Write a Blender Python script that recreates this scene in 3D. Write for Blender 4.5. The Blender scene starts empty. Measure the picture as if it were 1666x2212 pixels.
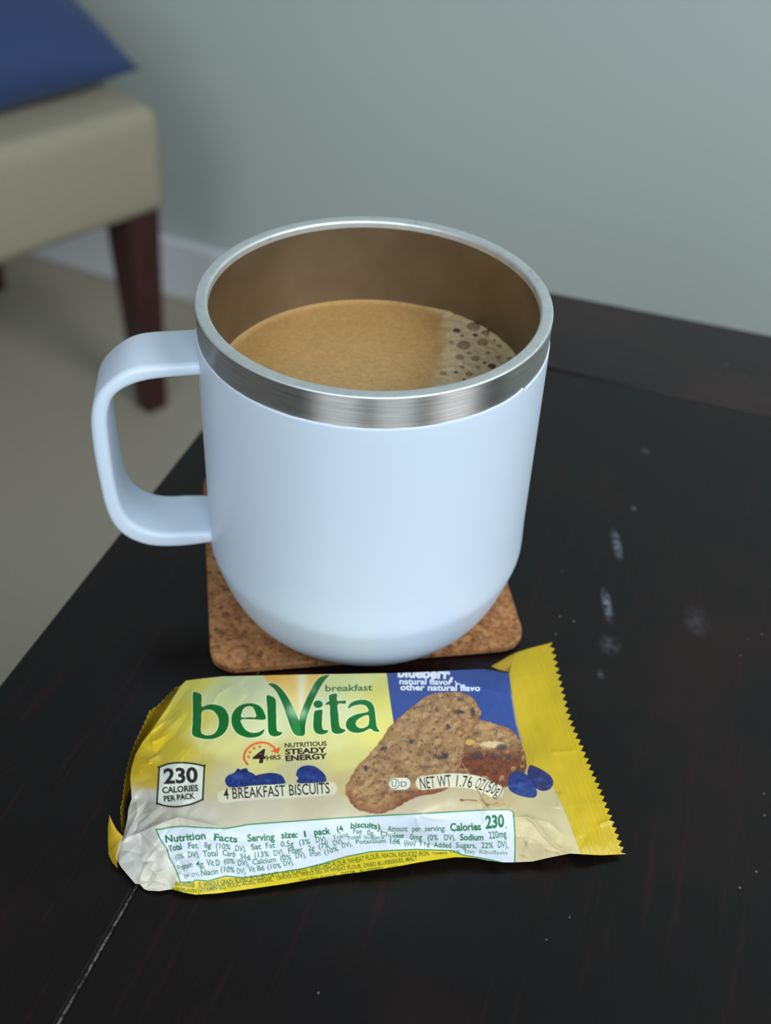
import bpy, bmesh, math, random
import numpy as np
from mathutils import Matrix, Vector
random.seed(4); rng = np.random.default_rng(7)
C = bpy.context.scene.collection

# ------------------------------------------------------------------ camera, world, lights, exposure
F = 2552.06; PITCH = 0.69563; ROLL = 0.050296; YAW = 0.020636
CAM = np.array([0.0, -0.26188, 0.24990])
_fw = np.array([math.sin(YAW)*math.cos(PITCH), math.cos(YAW)*math.cos(PITCH), -math.sin(PITCH)])
_r = np.cross(_fw, [0, 0, 1]); _r /= np.linalg.norm(_r); _u = np.cross(_r, _fw)
RT = _r*math.cos(ROLL) + _u*math.sin(ROLL); UP = -_r*math.sin(ROLL) + _u*math.cos(ROLL)
cd = bpy.data.cameras.new('camera'); cam = bpy.data.objects.new('camera', cd); C.objects.link(cam)
cam.matrix_world = Matrix([[RT[0], UP[0], -_fw[0], CAM[0]], [RT[1], UP[1], -_fw[1], CAM[1]],
                           [RT[2], UP[2], -_fw[2], CAM[2]], [0, 0, 0, 1]])
cd.sensor_fit = 'HORIZONTAL'; cd.sensor_width = 36; cd.lens = F/1666*36
cd.clip_start = .01; cd.clip_end = 30
cd.dof.use_dof = True; cd.dof.focus_distance = 0.284
cd.dof.aperture_fstop = (cd.lens/1000)/0.0036
bpy.context.scene.camera = cam

w = bpy.data.worlds.new('world'); bpy.context.scene.world = w; w.use_nodes = True
w.node_tree.nodes['Background'].inputs[0].default_value = (0.74, 0.85, 0.93, 1)
w.node_tree.nodes['Background'].inputs[1].default_value = 0.28

def area(name, loc, target, sx, sy, power, col):
    l = bpy.data.lights.new(name, 'AREA'); l.shape = 'RECTANGLE'; l.size = sx; l.size_y = sy
    l.energy = power; l.color = col
    o = bpy.data.objects.new(name, l); C.objects.link(o); o.location = loc
    o.rotation_euler = (Vector(target)-Vector(loc)).to_track_quat('-Z', 'Y').to_euler()
    return o
# daylight through two tall windows behind the photographer; the third is a fill added at the right to brighten the wall
area('window_and_fill_light', (-0.60, -1.70, 1.05), (0, 0, 0.1), 0.85, 1.3, 17.5, (0.84, 0.93, 1.0))
area('window_and_fill_light', (0.46, -1.70, 1.05), (0, 0, 0.1), 0.75, 1.3, 16, (0.84, 0.93, 1.0))
area('window_and_fill_light', (1.5, -0.9, 1.5), (0.7, 0.8, 0.2), 0.9, 0.9, 38, (0.90, 0.96, 1.0))

vs = bpy.context.scene.view_settings
vs.view_transform = 'Standard'; vs.look = 'None'; vs.gamma = 1; vs.exposure = 0.0; vs.use_curve_mapping = False

# ------------------------------------------------------------------ helpers
def ray(px, py, z):
    """world point on the height plane z seen at photograph pixel (px, py); arrays allowed"""
    px = np.asarray(px, float); py = np.asarray(py, float)
    d = _fw + RT*((px-833)/F)[..., None] + UP*((1106-py)/F)[..., None]
    t = (z-CAM[2])/d[..., 2]
    return CAM + d*t[..., None]
def P3(px, py, z): return ray(np.array(px), np.array(py), np.array(z))

def lin(c): c = np.asarray(c, float)/255; return np.where(c <= .04045, c/12.92, ((c+.055)/1.055)**2.4)

def mesh_obj(name, V, Fc, mat, parent=None, smooth=True):
    me = bpy.data.meshes.new(name); me.from_pydata([tuple(v) for v in V], [], Fc); me.update()
    if smooth: me.polygons.foreach_set('use_smooth', [True]*len(me.polygons))
    if mat: me.materials.append(mat)
    o = bpy.data.objects.new(name, me); C.objects.link(o)
    if parent: o.parent = parent
    return o
def bm_obj(name, bm, mat, parent=None, smooth=False):
    me = bpy.data.meshes.new(name); bm.to_mesh(me); bm.free()
    if smooth: me.polygons.foreach_set('use_smooth', [True]*len(me.polygons))
    me.materials.append(mat)
    o = bpy.data.objects.new(name, me); C.objects.link(o)
    if parent: o.parent = parent
    return o
def grid_faces(ny, nx, wrap=False):
    j, i = np.meshgrid(np.arange(ny-1), np.arange(nx if wrap else nx-1), indexing='ij')
    i2 = (i+1) % nx
    return np.stack([j*nx+i, (j+1)*nx+i, (j+1)*nx+i2, j*nx+i2], -1).reshape(-1, 4)
def fast_mesh(name, V, Q, mat, parent=None, col=None, smooth=True):
    me = bpy.data.meshes.new(name); V = np.asarray(V, np.float32); Q = np.asarray(Q, np.int32)
    me.vertices.add(len(V)); me.vertices.foreach_set('co', V.ravel())
    me.loops.add(Q.size); me.loops.foreach_set('vertex_index', Q.ravel())
    me.polygons.add(len(Q)); me.polygons.foreach_set('loop_start', np.arange(0, Q.size, Q.shape[1], dtype=np.int32))
    me.polygons.foreach_set('use_smooth', np.full(len(Q), smooth)); me.update(calc_edges=True); me.validate()
    if col is not None:
        a = me.color_attributes.new('print', 'FLOAT_COLOR', 'POINT')
        a.data.foreach_set('color', np.c_[col, np.ones(len(col))].astype(np.float32).ravel())
    me.materials.append(mat)
    o = bpy.data.objects.new(name, me); C.objects.link(o)
    if parent: o.parent = parent
    return o
def empty(name, loc, label, cat, group=None):
    o = bpy.data.objects.new(name, None); o.location = loc; C.objects.link(o); tag(o, label, cat, group); return o
def tag(o, label=None, cat=None, group=None, kind=None):
    for k, v in (('label', label), ('category', cat), ('group', group), ('kind', kind)):
        if v: o[k] = v
    return o
def reparent(o, p):
    o.parent = p; o.matrix_parent_inverse = Matrix.Translation(p.location).inverted(); return o
def child(name, V, Q, mat, parent, **k):
    return reparent(fast_mesh(name, V, Q, mat, None, **k), parent)
def box_bm(lo, hi, bev=0, seg=2):
    bm = bmesh.new(); bmesh.ops.create_cube(bm, size=1)
    for v in bm.verts: v.co = [lo[i] + (v.co[i]+.5)*(hi[i]-lo[i]) for i in range(3)]
    if bev: bmesh.ops.bevel(bm, geom=bm.edges[:], offset=bev, segments=seg, profile=.5, affect='EDGES')
    return bm
def frame_bm(bm, o, e1, e2, e3=(0, 0, 1)):
    for v in bm.verts:
        c = v.co.copy(); v.co = Vector(o)+Vector(e1)*c.x+Vector(e2)*c.y+Vector(e3)*c.z
    bmesh.ops.recalc_face_normals(bm, faces=bm.faces[:]); return bm

class NT:
    def __init__(s, name, **pr):
        s.m = bpy.data.materials.new(name); s.m.use_nodes = True; s.t = s.m.node_tree
        s.p = s.t.nodes['Principled BSDF']
        for k, v in pr.items(): s.set(k.replace('_', ' '), v)
    def set(s, k, v): s.p.inputs[k].default_value = (*v, 1) if isinstance(v, (tuple, list, np.ndarray)) and len(v) == 3 else v
    def n(s, typ, **kw):
        nd = s.t.nodes.new(typ)
        for k, v in kw.items():
            if k in [i.name for i in nd.inputs]: nd.inputs[k].default_value = v
            else: setattr(nd, k, v)
        return nd
    def l(s, a, b): s.t.links.new(a, b)
    def coord(s, scale=(1, 1, 1), rot=(0, 0, 0)):
        c = s.n('ShaderNodeTexCoord'); m = s.n('ShaderNodeMapping'); s.l(c.outputs['Object'], m.inputs[0])
        m.inputs['Scale'].default_value = scale; m.inputs['Rotation'].default_value = rot; return m.outputs[0]
    def noise(s, vec, scale, detail=4, rough=.55):
        nd = s.n('ShaderNodeTexNoise', Scale=scale, Detail=detail, Roughness=rough)
        if vec is not None: s.l(vec, nd.inputs['Vector'])
        return nd.outputs['Fac']
    def ramp(s, fac, stops):
        r = s.n('ShaderNodeValToRGB'); e = r.color_ramp.elements
        while len(e) < len(stops): e.new(.5)
        for el, (p, c) in zip(e, stops): el.position = p; el.color = (*c, 1)
        s.l(fac, r.inputs[0]); return r.outputs[0]
    def math(s, op, a, b=None, clamp=False):
        m = s.n('ShaderNodeMath'); m.operation = op; m.use_clamp = clamp
        for i, x in enumerate((a, b)):
            if x is None: continue
            if isinstance(x, (int, float)): m.inputs[i].default_value = x
            else: s.l(x, m.inputs[i])
        return m.outputs[0]
    def bump(s, h, strength, dist):
        b = s.n('ShaderNodeBump', Strength=strength, Distance=dist); s.l(h, b.inputs['Height']); s.l(b.outputs[0], s.p.inputs['Normal'])
    def mix(s, fac, a, b):
        m = s.n('ShaderNodeMix', data_type='RGBA')
        s.l(fac, m.inputs[0])
        for i, x in ((6, a), (7, b)):
            if isinstance(x, (tuple, list, np.ndarray)): m.inputs[i].default_value = (*x, 1)
            else: s.l(x, m.inputs[i])
        return m.outputs[2]

# ------------------------------------------------------------------ materials
m = NT('wall_paint', Base_Color=tuple(lin((176, 187, 183))), Roughness=.75); m.bump(m.noise(m.coord(), 160), .1, .002); M_WALL = m.m
m = NT('carpet', Roughness=.95)
m.l(m.ramp(m.noise(m.coord(), 380, 3), [(.3, lin((140, 133, 118))), (.7, lin((176, 168, 152)))]), m.p.inputs['Base Color'])
m.bump(m.noise(m.coord(), 420, 2), .6, .004); M_CARPET = m.m
m = NT('white_trim', Base_Color=tuple(lin((215, 218, 222))), Roughness=.45); m.bump(m.noise(m.coord(), 60), .05, .001); M_TRIM = m.m

TD = 1.25852; dv = np.array([math.cos(TD), math.sin(TD), 0]); nv = np.array([-math.sin(TD), math.cos(TD), 0])
def wood_mat(name, along, base, hi, dust=True):
    m = NT(name, Roughness=.30)
    ang = math.atan2(along[1], along[0])
    v = m.coord(); mp = m.n('ShaderNodeMapping'); m.l(v, mp.inputs[0]); mp.vector_type = 'POINT'
    mp.inputs['Rotation'].default_value = (0, 0, -ang)
    st = m.n('ShaderNodeMapping'); m.l(mp.outputs[0], st.inputs[0]); st.inputs['Scale'].default_value = (6, 90, 20)
    g = m.noise(st.outputs[0], 3, 6, .65)
    blot = m.noise(v, 14, 3)
    col = m.ramp(g, [(.25, lin(base)), (.55, lin(np.array(base)*.9)), (.8, lin(hi))])
    red = m.ramp(blot, [(.5, (0, 0, 0)), (.72, (1, 1, 1))])
    sep = m.n('ShaderNodeSeparateColor'); m.l(red, sep.inputs[0])
    col = m.mix(m.math('MULTIPLY', sep.outputs[0], .55), col, tuple(lin(hi)))
    if dust:
        vo = m.n('ShaderNodeTexVoronoi', Scale=230.0); m.l(v, vo.inputs['Vector'])
        big = m.noise(v, 25, 2)
        d = m.math('MULTIPLY', m.math('LESS_THAN', vo.outputs['Distance'], .085), m.math('GREATER_THAN', big, .60))
        col = m.mix(m.math('MULTIPLY', d, .30), col, tuple(lin((150, 148, 150))))
        # dried, rubbed spill marks on the panel to the right of the mug
        fine = m.noise(v, 420, 4, .7)
        tot = None
        for (x, y, sx, sy, a) in [(1333, 1175, 10, 30, 1.0), (1312, 1305, 10, 34, 1.0), (1318, 1392, 22, 20, .28), (1298, 1455, 8, 10, .4), (1396, 972, 9, 6, .5), (1370, 1097, 6, 5, .6), (1505, 1340, 26, 30, .22)]:
            p = P3(x, y, 0.); px = np.linalg.norm(P3(x+1, y, 0.)-p); py = np.linalg.norm(P3(x, y+1, 0.)-p)
            mm = m.n('ShaderNodeMapping'); mm.vector_type = 'TEXTURE'; m.l(v, mm.inputs[0])
            mm.inputs['Location'].default_value = (p[0], p[1], 0); mm.inputs['Rotation'].default_value = (0, 0, 0)
            mm.inputs['Scale'].default_value = (sx*px, sy*py, 1)
            ln = m.n('ShaderNodeVectorMath'); ln.operation = 'LENGTH'; m.l(mm.outputs[0], ln.inputs[0])
            f = m.math('MULTIPLY', m.math('SUBTRACT', 1.3, ln.outputs['Value'], True), a)
            tot = f if tot is None else m.math('MAXIMUM', tot, f)
        s = m.math('MULTIPLY', tot, m.math('MULTIPLY', m.math('SUBTRACT', fine, .36, True), 3.0), True)
        col = m.mix(m.math('MULTIPLY', s, .60), col, tuple(lin((150, 155, 165))))
    m.l(col, m.p.inputs['Base Color'])
    m.l(m.math('ADD', m.math('MULTIPLY', m.noise(v, 60, 4), .16), .20), m.p.inputs['Roughness'])
    m.bump(g, .10, .0006); m.set('Specular IOR Level', .36)
    return m.m
M_WOOD_N = wood_mat('espresso_wood_long', dv, (14, 9, 9), (38, 16, 16))
M_WOOD_X = wood_mat('espresso_wood_cross', nv, (34, 25, 26), (56, 36, 36))
m = NT('chair_wood', Base_Color=tuple(lin((52, 22, 22))), Roughness=.4)
m.l(m.ramp(m.noise(m.coord((8, 8, 1)), 20), [(.3, lin((40, 16, 17))), (.7, lin((62, 26, 26)))]), m.p.inputs['Base Color']); M_LEG = m.m
m = NT('cream_upholstery', Roughness=.85)
m.l(m.ramp(m.noise(m.coord(), 300), [(.3, lin((136, 130, 112))), (.7, lin((152, 146, 126)))]), m.p.inputs['Base Color']); m.bump(m.noise(m.coord(), 500), .2, .001); M_CREAM = m.m
m = NT('navy_fabric', Roughness=.8)
m.l(m.ramp(m.noise(m.coord(), 300), [(.3, lin((32, 50, 92))), (.7, lin((40, 60, 104)))]), m.p.inputs['Base Color']); m.bump(m.noise(m.coord(), 500), .2, .001)
m.set('Sheen Weight', .1); M_NAVY = m.m

m = NT('cork', Roughness=.9)
v = m.coord(); vo = m.n('ShaderNodeTexVoronoi', Scale=520.0); m.l(v, vo.inputs['Vector'])
sc = m.n('ShaderNodeSeparateColor'); m.l(vo.outputs['Color'], sc.inputs[0])
c1 = m.ramp(sc.outputs[0], [(0, lin((74, 42, 22))), (.25, lin((134, 86, 48))), (.6, lin((170, 116, 70))), (1, lin((198, 146, 94)))])
c2 = m.ramp(m.noise(v, 700, 5, .7), [(.36, lin((64, 36, 18))), (.5, lin((160, 108, 64))), (.75, lin((196, 144, 94)))])
mx = m.n('ShaderNodeMix', data_type='RGBA'); mx.inputs[0].default_value = .55; m.l(c1, mx.inputs[6]); m.l(c2, mx.inputs[7])
m.l(mx.outputs[2], m.p.inputs['Base Color']); m.bump(m.noise(v, 900, 4), .5, .0006); M_CORK = m.m

m = NT('powder_coat', Base_Color=tuple(lin((203, 216, 231))), Roughness=.38)
m.set('Specular IOR Level', .5); m.bump(m.noise(m.coord(), 1800, 2), .06, .0002)
sp = m.n('ShaderNodeTexVoronoi', Scale=95.0); m.l(m.coord(), sp.inputs['Vector'])
f = m.math('MULTIPLY', m.math('LESS_THAN', sp.outputs['Distance'], .055), m.math('GREATER_THAN', m.noise(m.coord(), 30, 2), .63))
m.l(m.mix(m.math('MULTIPLY', f, .6), tuple(lin((203, 216, 231))), tuple(lin((90, 85, 90)))), m.p.inputs['Base Color']); M_PAINT = m.m

def steel(name, col, rough, aniso, st):
    m = NT(name, Base_Color=tuple(lin(col)), Roughness=rough, Metallic=1.0)
    m.set('Anisotropic', aniso)
    tg = m.n('ShaderNodeTangent'); tg.direction_type = 'RADIAL'; tg.axis = 'Z'; m.set('Anisotropic Rotation', .25); m.l(tg.outputs[0], m.p.inputs['Tangent'])
    v = m.coord((20, 20, 2400)); nz = m.noise(v, 4, 5, .7)
    m.l(m.math('ADD', m.math('MULTIPLY', nz, st), rough-st/2), m.p.inputs['Roughness'])
    c_ = tuple(lin(np.array(col)*.80)); m.l(m.ramp(nz, [(.35, c_), (.62, tuple(lin(col))), (.75, tuple(lin(np.minimum(np.array(col)*1.15, 250))))]), m.p.inputs['Base Color'])
    m.bump(nz, .08, .00008); return m
M_BAND = steel('brushed_steel', (206, 204, 200), .42, 1.0, .12).m
m = NT('rim_steel', Base_Color=tuple(lin((205, 210, 212))), Roughness=.45, Metallic=.75)
v = m.coord(); m.l(m.math('ADD', m.math('MULTIPLY', m.noise(v, 500, 4), .2), .36), m.p.inputs['Roughness'])
m.l(m.ramp(m.noise(v, 350, 4, .6), [(.2, lin((170, 172, 168))), (.36, lin((212, 218, 218))), (.8, lin((226, 230, 230)))]), m.p.inputs['Base Color'])
m.bump(m.noise(v, 900, 3), .15, .0001); M_LIP = m.m
m = NT('stained_steel', Roughness=.42, Metallic=.75)
v = m.coord()
m.l(m.ramp(m.noise(v, 28, 4, .6), [(.35, lin((118, 102, 80))), (.62, lin((136, 120, 96))), (.72, lin((152, 124, 92)))]), m.p.inputs['Base Color'])
m.l(m.math('ADD', m.math('MULTIPLY', m.noise(v, 60, 4), .2), .34), m.p.inputs['Roughness']); M_INNER = m.m

m = NT('coffee_crema', Roughness=.38)
at = m.n('ShaderNodeVertexColor', layer_name='print'); v = m.coord()
nn = m.ramp(m.noise(v, 900, 5, .7), [(.3, (.78, .76, .74)), (.7, (1.1, 1.1, 1.1))])
mx = m.n('ShaderNodeMix', data_type='RGBA', blend_type='MULTIPLY'); mx.inputs[0].default_value = 1
m.l(at.outputs[0], mx.inputs[6]); m.l(nn, mx.inputs[7]); m.l(mx.outputs[2], m.p.inputs['Base Color'])
m.bump(m.noise(v, 1500, 3), .25, .0002); m.set('Subsurface Weight', .0); M_COFFEE = m.m
m = NT('bubble_film', Base_Color=tuple(lin((138, 106, 80))), Roughness=.12); m.set('Alpha', .55); m.bump(m.noise(m.coord(), 600), .1, .0002); M_BUB = m.m
m = NT('dark_bubble_film', Base_Color=tuple(lin((84, 48, 34))), Roughness=.12); m.set('Alpha', .8); m.bump(m.noise(m.coord(), 600), .1, .0002); M_BUBD = m.m

def film(name, rough=.30):
    m = NT(name, Roughness=rough); at = m.n('ShaderNodeVertexColor', layer_name='print')
    m.l(at.outputs[0], m.p.inputs['Base Color']); m.set('Specular IOR Level', .38)
    m.bump(m.noise(m.coord(), 500, 4), .10, .0004); return m.m
M_FILM = film('printed_film', .36)
m = NT('yellow_film', Base_Color=tuple(lin((184, 150, 28))), Roughness=.4); m.bump(m.noise(m.coord(), 400), .15, .0004); M_YEL = m.m  # yellow deepened to ochre: the torn end's shade is put into the colour
m = NT('film_back', Base_Color=tuple(lin((196, 190, 176))), Roughness=.4); m.bump(m.noise(m.coord(), 400), .15, .0004); M_BACK = m.m

# ------------------------------------------------------------------ room
ZF = -.55
wd = Vector((.908, -.419, 0)).normalized(); wp = P3(250, 595, ZF); wn = Vector((-wd.y, wd.x, 0))   # wn points away from the camera
if wn.y < 0: wn = -wn
tag(bm_obj('floor', box_bm((-6, -4, ZF-.05), (6, 5, ZF)), M_CARPET), kind='structure')
o = bm_obj('wall_back', frame_bm(box_bm((-6, 0, 0), (5, .1, 2.5)), (wp[0], wp[1], ZF), wd, wn), M_WALL); tag(o, kind='structure')
bm = box_bm((-6, -.014, 0), (5, 0, .085), .004); frame_bm(bm, (wp[0], wp[1], ZF), wd, wn)
tag(bm_obj('baseboard_back', bm, M_TRIM), kind='structure')

# ------------------------------------------------------------------ side table
tb = empty('side_table', (0.08, 0, ZF), 'dark espresso wooden side table under the mug and the snack wrapper', 'table')
def plank(name, n0, n1, d0, d1, mat, z0=-.022, z1=0., bev=.0007):
    bm = box_bm((n0, d0, z0), (n1, d1, z1), bev, 2); frame_bm(bm, (0, 0, 0), nv, dv)
    return reparent(bm_obj(name, bm, mat), tb)
g = .00030
plank('side_rail', .01696+g, .08146, -.36, .2025, M_WOOD_N)
plank('centre_panel', -.36, .01696-g, -.30+g, .14362-g, M_WOOD_N, z1=-.0003)
M_GR = NT('worn_joint', Base_Color=tuple(lin((58, 48, 44))), Roughness=.7); M_GR.l(M_GR.ramp(M_GR.noise(M_GR.coord(), 700, 4), [(.42, lin((26, 20, 20))), (.68, lin((112, 102, 94)))]), M_GR.p.inputs['Base Color'])
plank('joint_filler', .01666, .01726, -.355, .2, M_GR.m, -.01, -.0006, 0)
plank('end_rail', -.36, .01696-g, .14362+g, .2025, M_WOOD_X)
plank('end_rail', -.36, .01696-g, -.36, -.30-g, M_WOOD_X)
plank('side_rail', -.425, -.36-g, -.36, .2025, M_WOOD_N)
for a, b in (((-.40, .06), (.165, .185)), ((-.40, .06), (-.345, -.325))): plank('apron', a[0], a[1], b[0], b[1], M_WOOD_X, -.10, -.022)
for a in (-.41, .05): plank('apron', a, a+.018, -.33, .17, M_WOOD_N, -.10, -.022)
for a in (-.415, .03):
    for b in (-.35, .15): plank('leg', a, a+.042, b, b+.042, M_WOOD_N, ZF, -.022, .003)

# ------------------------------------------------------------------ chair
C0 = np.array([-.213, .870]); e1 = np.array([-.709, -.705, 0]); e2 = np.array([-.705, .709, 0])
ch = empty('upholstered_chair', (C0[0], C0[1], ZF), 'cream upholstered low chair with dark red-brown legs by the wall', 'chair')
def cbox(name, lo, hi, mat, bev, seg=5, smooth=True):
    bm = box_bm(lo, hi, bev, seg); frame_bm(bm, (C0[0], C0[1], 0), e1, e2)
    return reparent(bm_obj(name, bm, mat, smooth=smooth), ch)
cbox('seat', (0, 0, -.302), (.52, .50, -.190), M_CREAM, .018)
cbox('backrest', (.0, .435, -.19), (.52, .50, .24), M_CREAM, .02)
for a, b in ((.006, .012), (.466, .012), (.006, .372), (.466, .372)):
    bm = box_bm((a, b, ZF), (a+.042, b+.042, -.295), .002)
    for v_ in bm.verts:
        if v_.co.z < -.5: v_.co.x = a+.021+(v_.co.x-a-.021)*.62; v_.co.y = b+.021+(v_.co.y-b-.021)*.62
    frame_bm(bm, (C0[0], C0[1], 0), e1, e2); reparent(bm_obj('leg', bm, M_LEG), ch)

# pillow
K = P3(308, 151, -.168); be = math.radians(20); ev = e2*math.cos(be)+np.array([0, 0, math.sin(be)])
nn_ = np.cross(ev, e1); nn_ /= np.linalg.norm(nn_); nn_ = nn_ if nn_[2] > 0 else -nn_
S = .203; pc = K + e1*S + ev*S
n_ = 41; V = []; a_ = np.linspace(-1, 1, n_)
for sgn in (1, -1):
    for y in a_:
        for x in a_:
            pin = 1-.05*(1-abs(x)**3)*abs(y)**4; pin2 = 1-.05*(1-abs(y)**3)*abs(x)**4
            th = (max(0, 1-x**4)*max(0, 1-y**4))**.55
            V.append(pc + e1*S*x*pin2 + ev*S*y*pin + nn_*sgn*.052*th)
Q = grid_faces(n_, n_); Q = np.vstack([Q[:, ::-1], Q+n_*n_])
o = fast_mesh('throw_pillow', V, Q, M_NAVY); bm = bmesh.new(); bm.from_mesh(o.data)
bmesh.ops.remove_doubles(bm, verts=bm.verts[:], dist=1e-5); bmesh.ops.recalc_face_normals(bm, faces=bm.faces[:]); bm.to_mesh(o.data); bm.free()
tag(o, 'plain navy blue throw pillow lying on the cream chair seat', 'pillow')

# ------------------------------------------------------------------ cork coaster
TC = .0026; PHI = .1532; OX, OY, SQ = -.0039, .0147, .0910
def rounded_rect(h, r, n=8):
    pts = []
    for k, (cx, cy) in enumerate([(h-r, h-r), (-h+r, h-r), (-h+r, -h+r), (h-r, -h+r)]):
        for i in range(n+1):
            a = math.pi/2*(k+i/n); pts.append((cx+r*math.cos(a), cy+r*math.sin(a)))
    return pts
rr = rounded_rect(SQ/2, .008); n = len(rr); V = []; cs, sn = math.cos(PHI), math.sin(PHI)
for k, (ins, z) in enumerate([(.0006, .0), (0, .0004), (0, TC-.0005), (.0006, TC)]):
    for x, y in rr:
        l = math.hypot(x, y); x2, y2 = x*(1-ins/l), y*(1-ins/l)
        x2 += rng.normal(0, .00008); y2 += rng.normal(0, .00008)
        V.append((OX+cs*x2-sn*y2, OY+sn*x2+cs*y2, z))
Fc = [tuple(int(x) for x in q[::-1]) for q in grid_faces(4, n, True)] + [tuple(range(n-1, -1, -1)), tuple(range(3*n, 4*n))]
o = mesh_obj('cork_coaster', V, Fc, M_CORK, smooth=False)
bm = bmesh.new(); bm.from_mesh(o.data); bmesh.ops.recalc_face_normals(bm, faces=bm.faces[:]); bm.to_mesh(o.data); bm.free()
tag(o, 'square brown cork coaster with rounded corners under the mug', 'coaster')

# ------------------------------------------------------------------ mug
R = .045; H = TC+.09913; NS = 256
mug = empty('mug', (0, 0, TC), 'white insulated metal mug with a bare steel rim and side handle, on the coaster', 'mug')
th = np.arange(NS)/NS*2*np.pi
def lathe(name, prof, mat, zfun=None):
    V = []
    for k, (r, z) in enumerate(prof):
        zz = np.full(NS, z) if zfun is None else zfun(k, z)
        V.append(np.stack([r*np.cos(th), r*np.sin(th), zz], 1))
    V = np.concatenate(V); Q = grid_faces(len(prof), NS, True)
    return child(name, V, Q[:, ::-1], mat, mug)
def arc(cx, cz, r, a0, a1, n): return [(cx+r*math.cos(math.radians(a0+(a1-a0)*i/n)), cz+r*math.sin(math.radians(a0+(a1-a0)*i/n))) for i in range(n+1)]
ZB = H-.0088          # paint / bare steel boundary
# body profile from the underside centre, round the turned base, up to the paint edge
base = [(.0005, TC+.0008), (.028, TC+.0008), (.0300, TC+.0002), (.0318, TC), (.0328, TC+.0003), (.0342, TC+.0009), (.0360, TC+.0023), (.0377, TC+.0042), (.0392, TC+.0064), (.0406, TC+.0090), (.0418, TC+.0119)]
cr = [(.0428, TC+.0148), (.0437, TC+.0178), (.0444, TC+.0203), (.0448, TC+.0218), (.04505, TC+.0230), (.04518, TC+.0243), (.0452, TC+.0260), (.0451, TC+.030)]
side = [(R, z) for z in np.linspace(TC+.034, ZB-.0006, 14)]
prof = base+cr+side+[(R-.00003, ZB-.0001), (R-.00012, ZB), (R-.0004, ZB)]
th_chip = math.atan2(*(lambda p: (p[1], p[0]))(P3(1131, 842, ZB)))
def zf(k, z):
    a = (th-th_chip+np.pi) % (2*np.pi)-np.pi
    if k < len(prof)-4: return np.full(NS, z)
    s = R*a*1000   # mm along the edge, positive = away to the right
    d = .0007*np.exp(-np.clip(-s, 0, None)/1.5)*(s < .1)*1 - .0009*np.exp(-np.clip(s, 0, None)/.9)*(s > .1)
    return z + d + .00006*np.sin(th*37)*np.cos(th*11)
lathe('body', prof, M_PAINT, zf)
RI = .0416
lathe('steel_band', [(R-.0004, ZB-.004), (R-.0004, ZB), (R-.0003, ZB+.001), (R-.0002, H-.0007)], M_BAND)
lip = arc(R-.0007, H-.0007, .0005, 0, 90, 5)+arc(RI+.0008, H-.0010, .0008, 90, 180, 6)
lathe('lip', [(r, z) for r, z in lip]+[(RI, H-.0022)], M_LIP)
lathe('inner_wall', [(RI, H-.0022)]+[(RI, z) for z in np.linspace(H-.006, TC+.014, 20)]+[(RI-.003, TC+.008), (RI-.010, TC+.004), (.0005, TC+.0035)], M_INNER)

# handle: flat strap bent into a rounded D, built in its own vertical plane
AL = .1; hd = np.array([-math.cos(AL), -math.sin(AL), 0]); hn = np.array([-math.sin(AL), math.cos(AL), 0])
def up_plane(px, off):
    d = _fw+RT*(px[0]-833)/F+UP*(1106-px[1])/F; t = (off-CAM@hn)/(d@hn); P = CAM+d*t
    return np.array([P@hd, P[2]])
HW = .009
FO = [(431,787),(365,791),(292,797),(255,812),(226,836),(207,856),(197,887),(195,924),(202,985),(219,1070),(231,1119),(250,1153),(280,1173),(316,1185),(353,1187),(414,1182),(463,1175)]
FI = [(438,815),(365,820),(307,828),(268,843),(243,862),(234,888),(231,920),(236,965),(248,1046),(263,1095),(287,1129),(321,1147),(355,1153),(390,1153),(460,1153)]
fo = np.array([up_plane(q, -HW) for q in FO]); fi = np.array([up_plane(q, -HW) for q in FI])
def resample(p, n):
    # Catmull-Rom then even spacing
    q = np.vstack([2*p[0]-p[1], p, 2*p[-1]-p[-2]]); out = []
    for i in range(1, len(q)-2):
        for t in np.linspace(0, 1, 12, endpoint=False):
            a, b, c, d = q[i-1:i+3]; out.append(.5*((2*b)+(-a+c)*t+(2*a-5*b+4*c-d)*t*t+(-a+3*b-3*c+d)*t**3))
    out = np.array(out+[p[-1]]); s = np.r_[0, np.cumsum(np.linalg.norm(np.diff(out, axis=0), axis=1))]
    u = np.linspace(0, s[-1], n); return np.stack([np.interp(u, s, out[:, k]) for k in range(out.shape[1])], 1)
NH = 90
fo = resample(fo, NH); fi = resample(fi, NH)
for _ in range(6):
    fo[1:-1] = (fo[:-2]+2*fo[1:-1]+fo[2:])/4; fi[1:-1] = (fi[:-2]+2*fi[1:-1]+fi[2:])/4
mid = (fo+fi)/2; hv = fo-mid; tl = np.linalg.norm(hv, axis=1); tl = np.clip(tl, .0019, .0027); hv = hv/np.linalg.norm(hv, axis=1)[:, None]
sec = []
rc = .0017
for k, (sx, sy) in enumerate([(1, 1), (-1, 1), (-1, -1), (1, -1)]):
    for i in range(6): a = math.pi/2*(k+i/5); sec.append((sx, sy, math.cos(a), math.sin(a)))
V = []
ext = [(mid[0]+(mid[0]-mid[1])/np.linalg.norm(mid[0]-mid[1])*.0022, hv[0], tl[0])]+[(mid[i], hv[i], tl[i]) for i in range(NH)]+[(mid[-1]+(mid[-1]-mid[-2])/np.linalg.norm(mid[-1]-mid[-2])*.0022, hv[-1], tl[-1])]
for m_, h_, t_ in ext:
    for sx, sy, ca, sa in sec:
        w_ = sx*(HW-rc)+rc*ca; hh = sy*(t_-rc)+rc*sa
        q = m_+h_*hh; V.append(hd*q[0]+np.array([0, 0, q[1]])+hn*(w_))
Q = grid_faces(len(ext), len(sec), True)
o = child('handle', V, Q, M_PAINT, mug)
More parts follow.
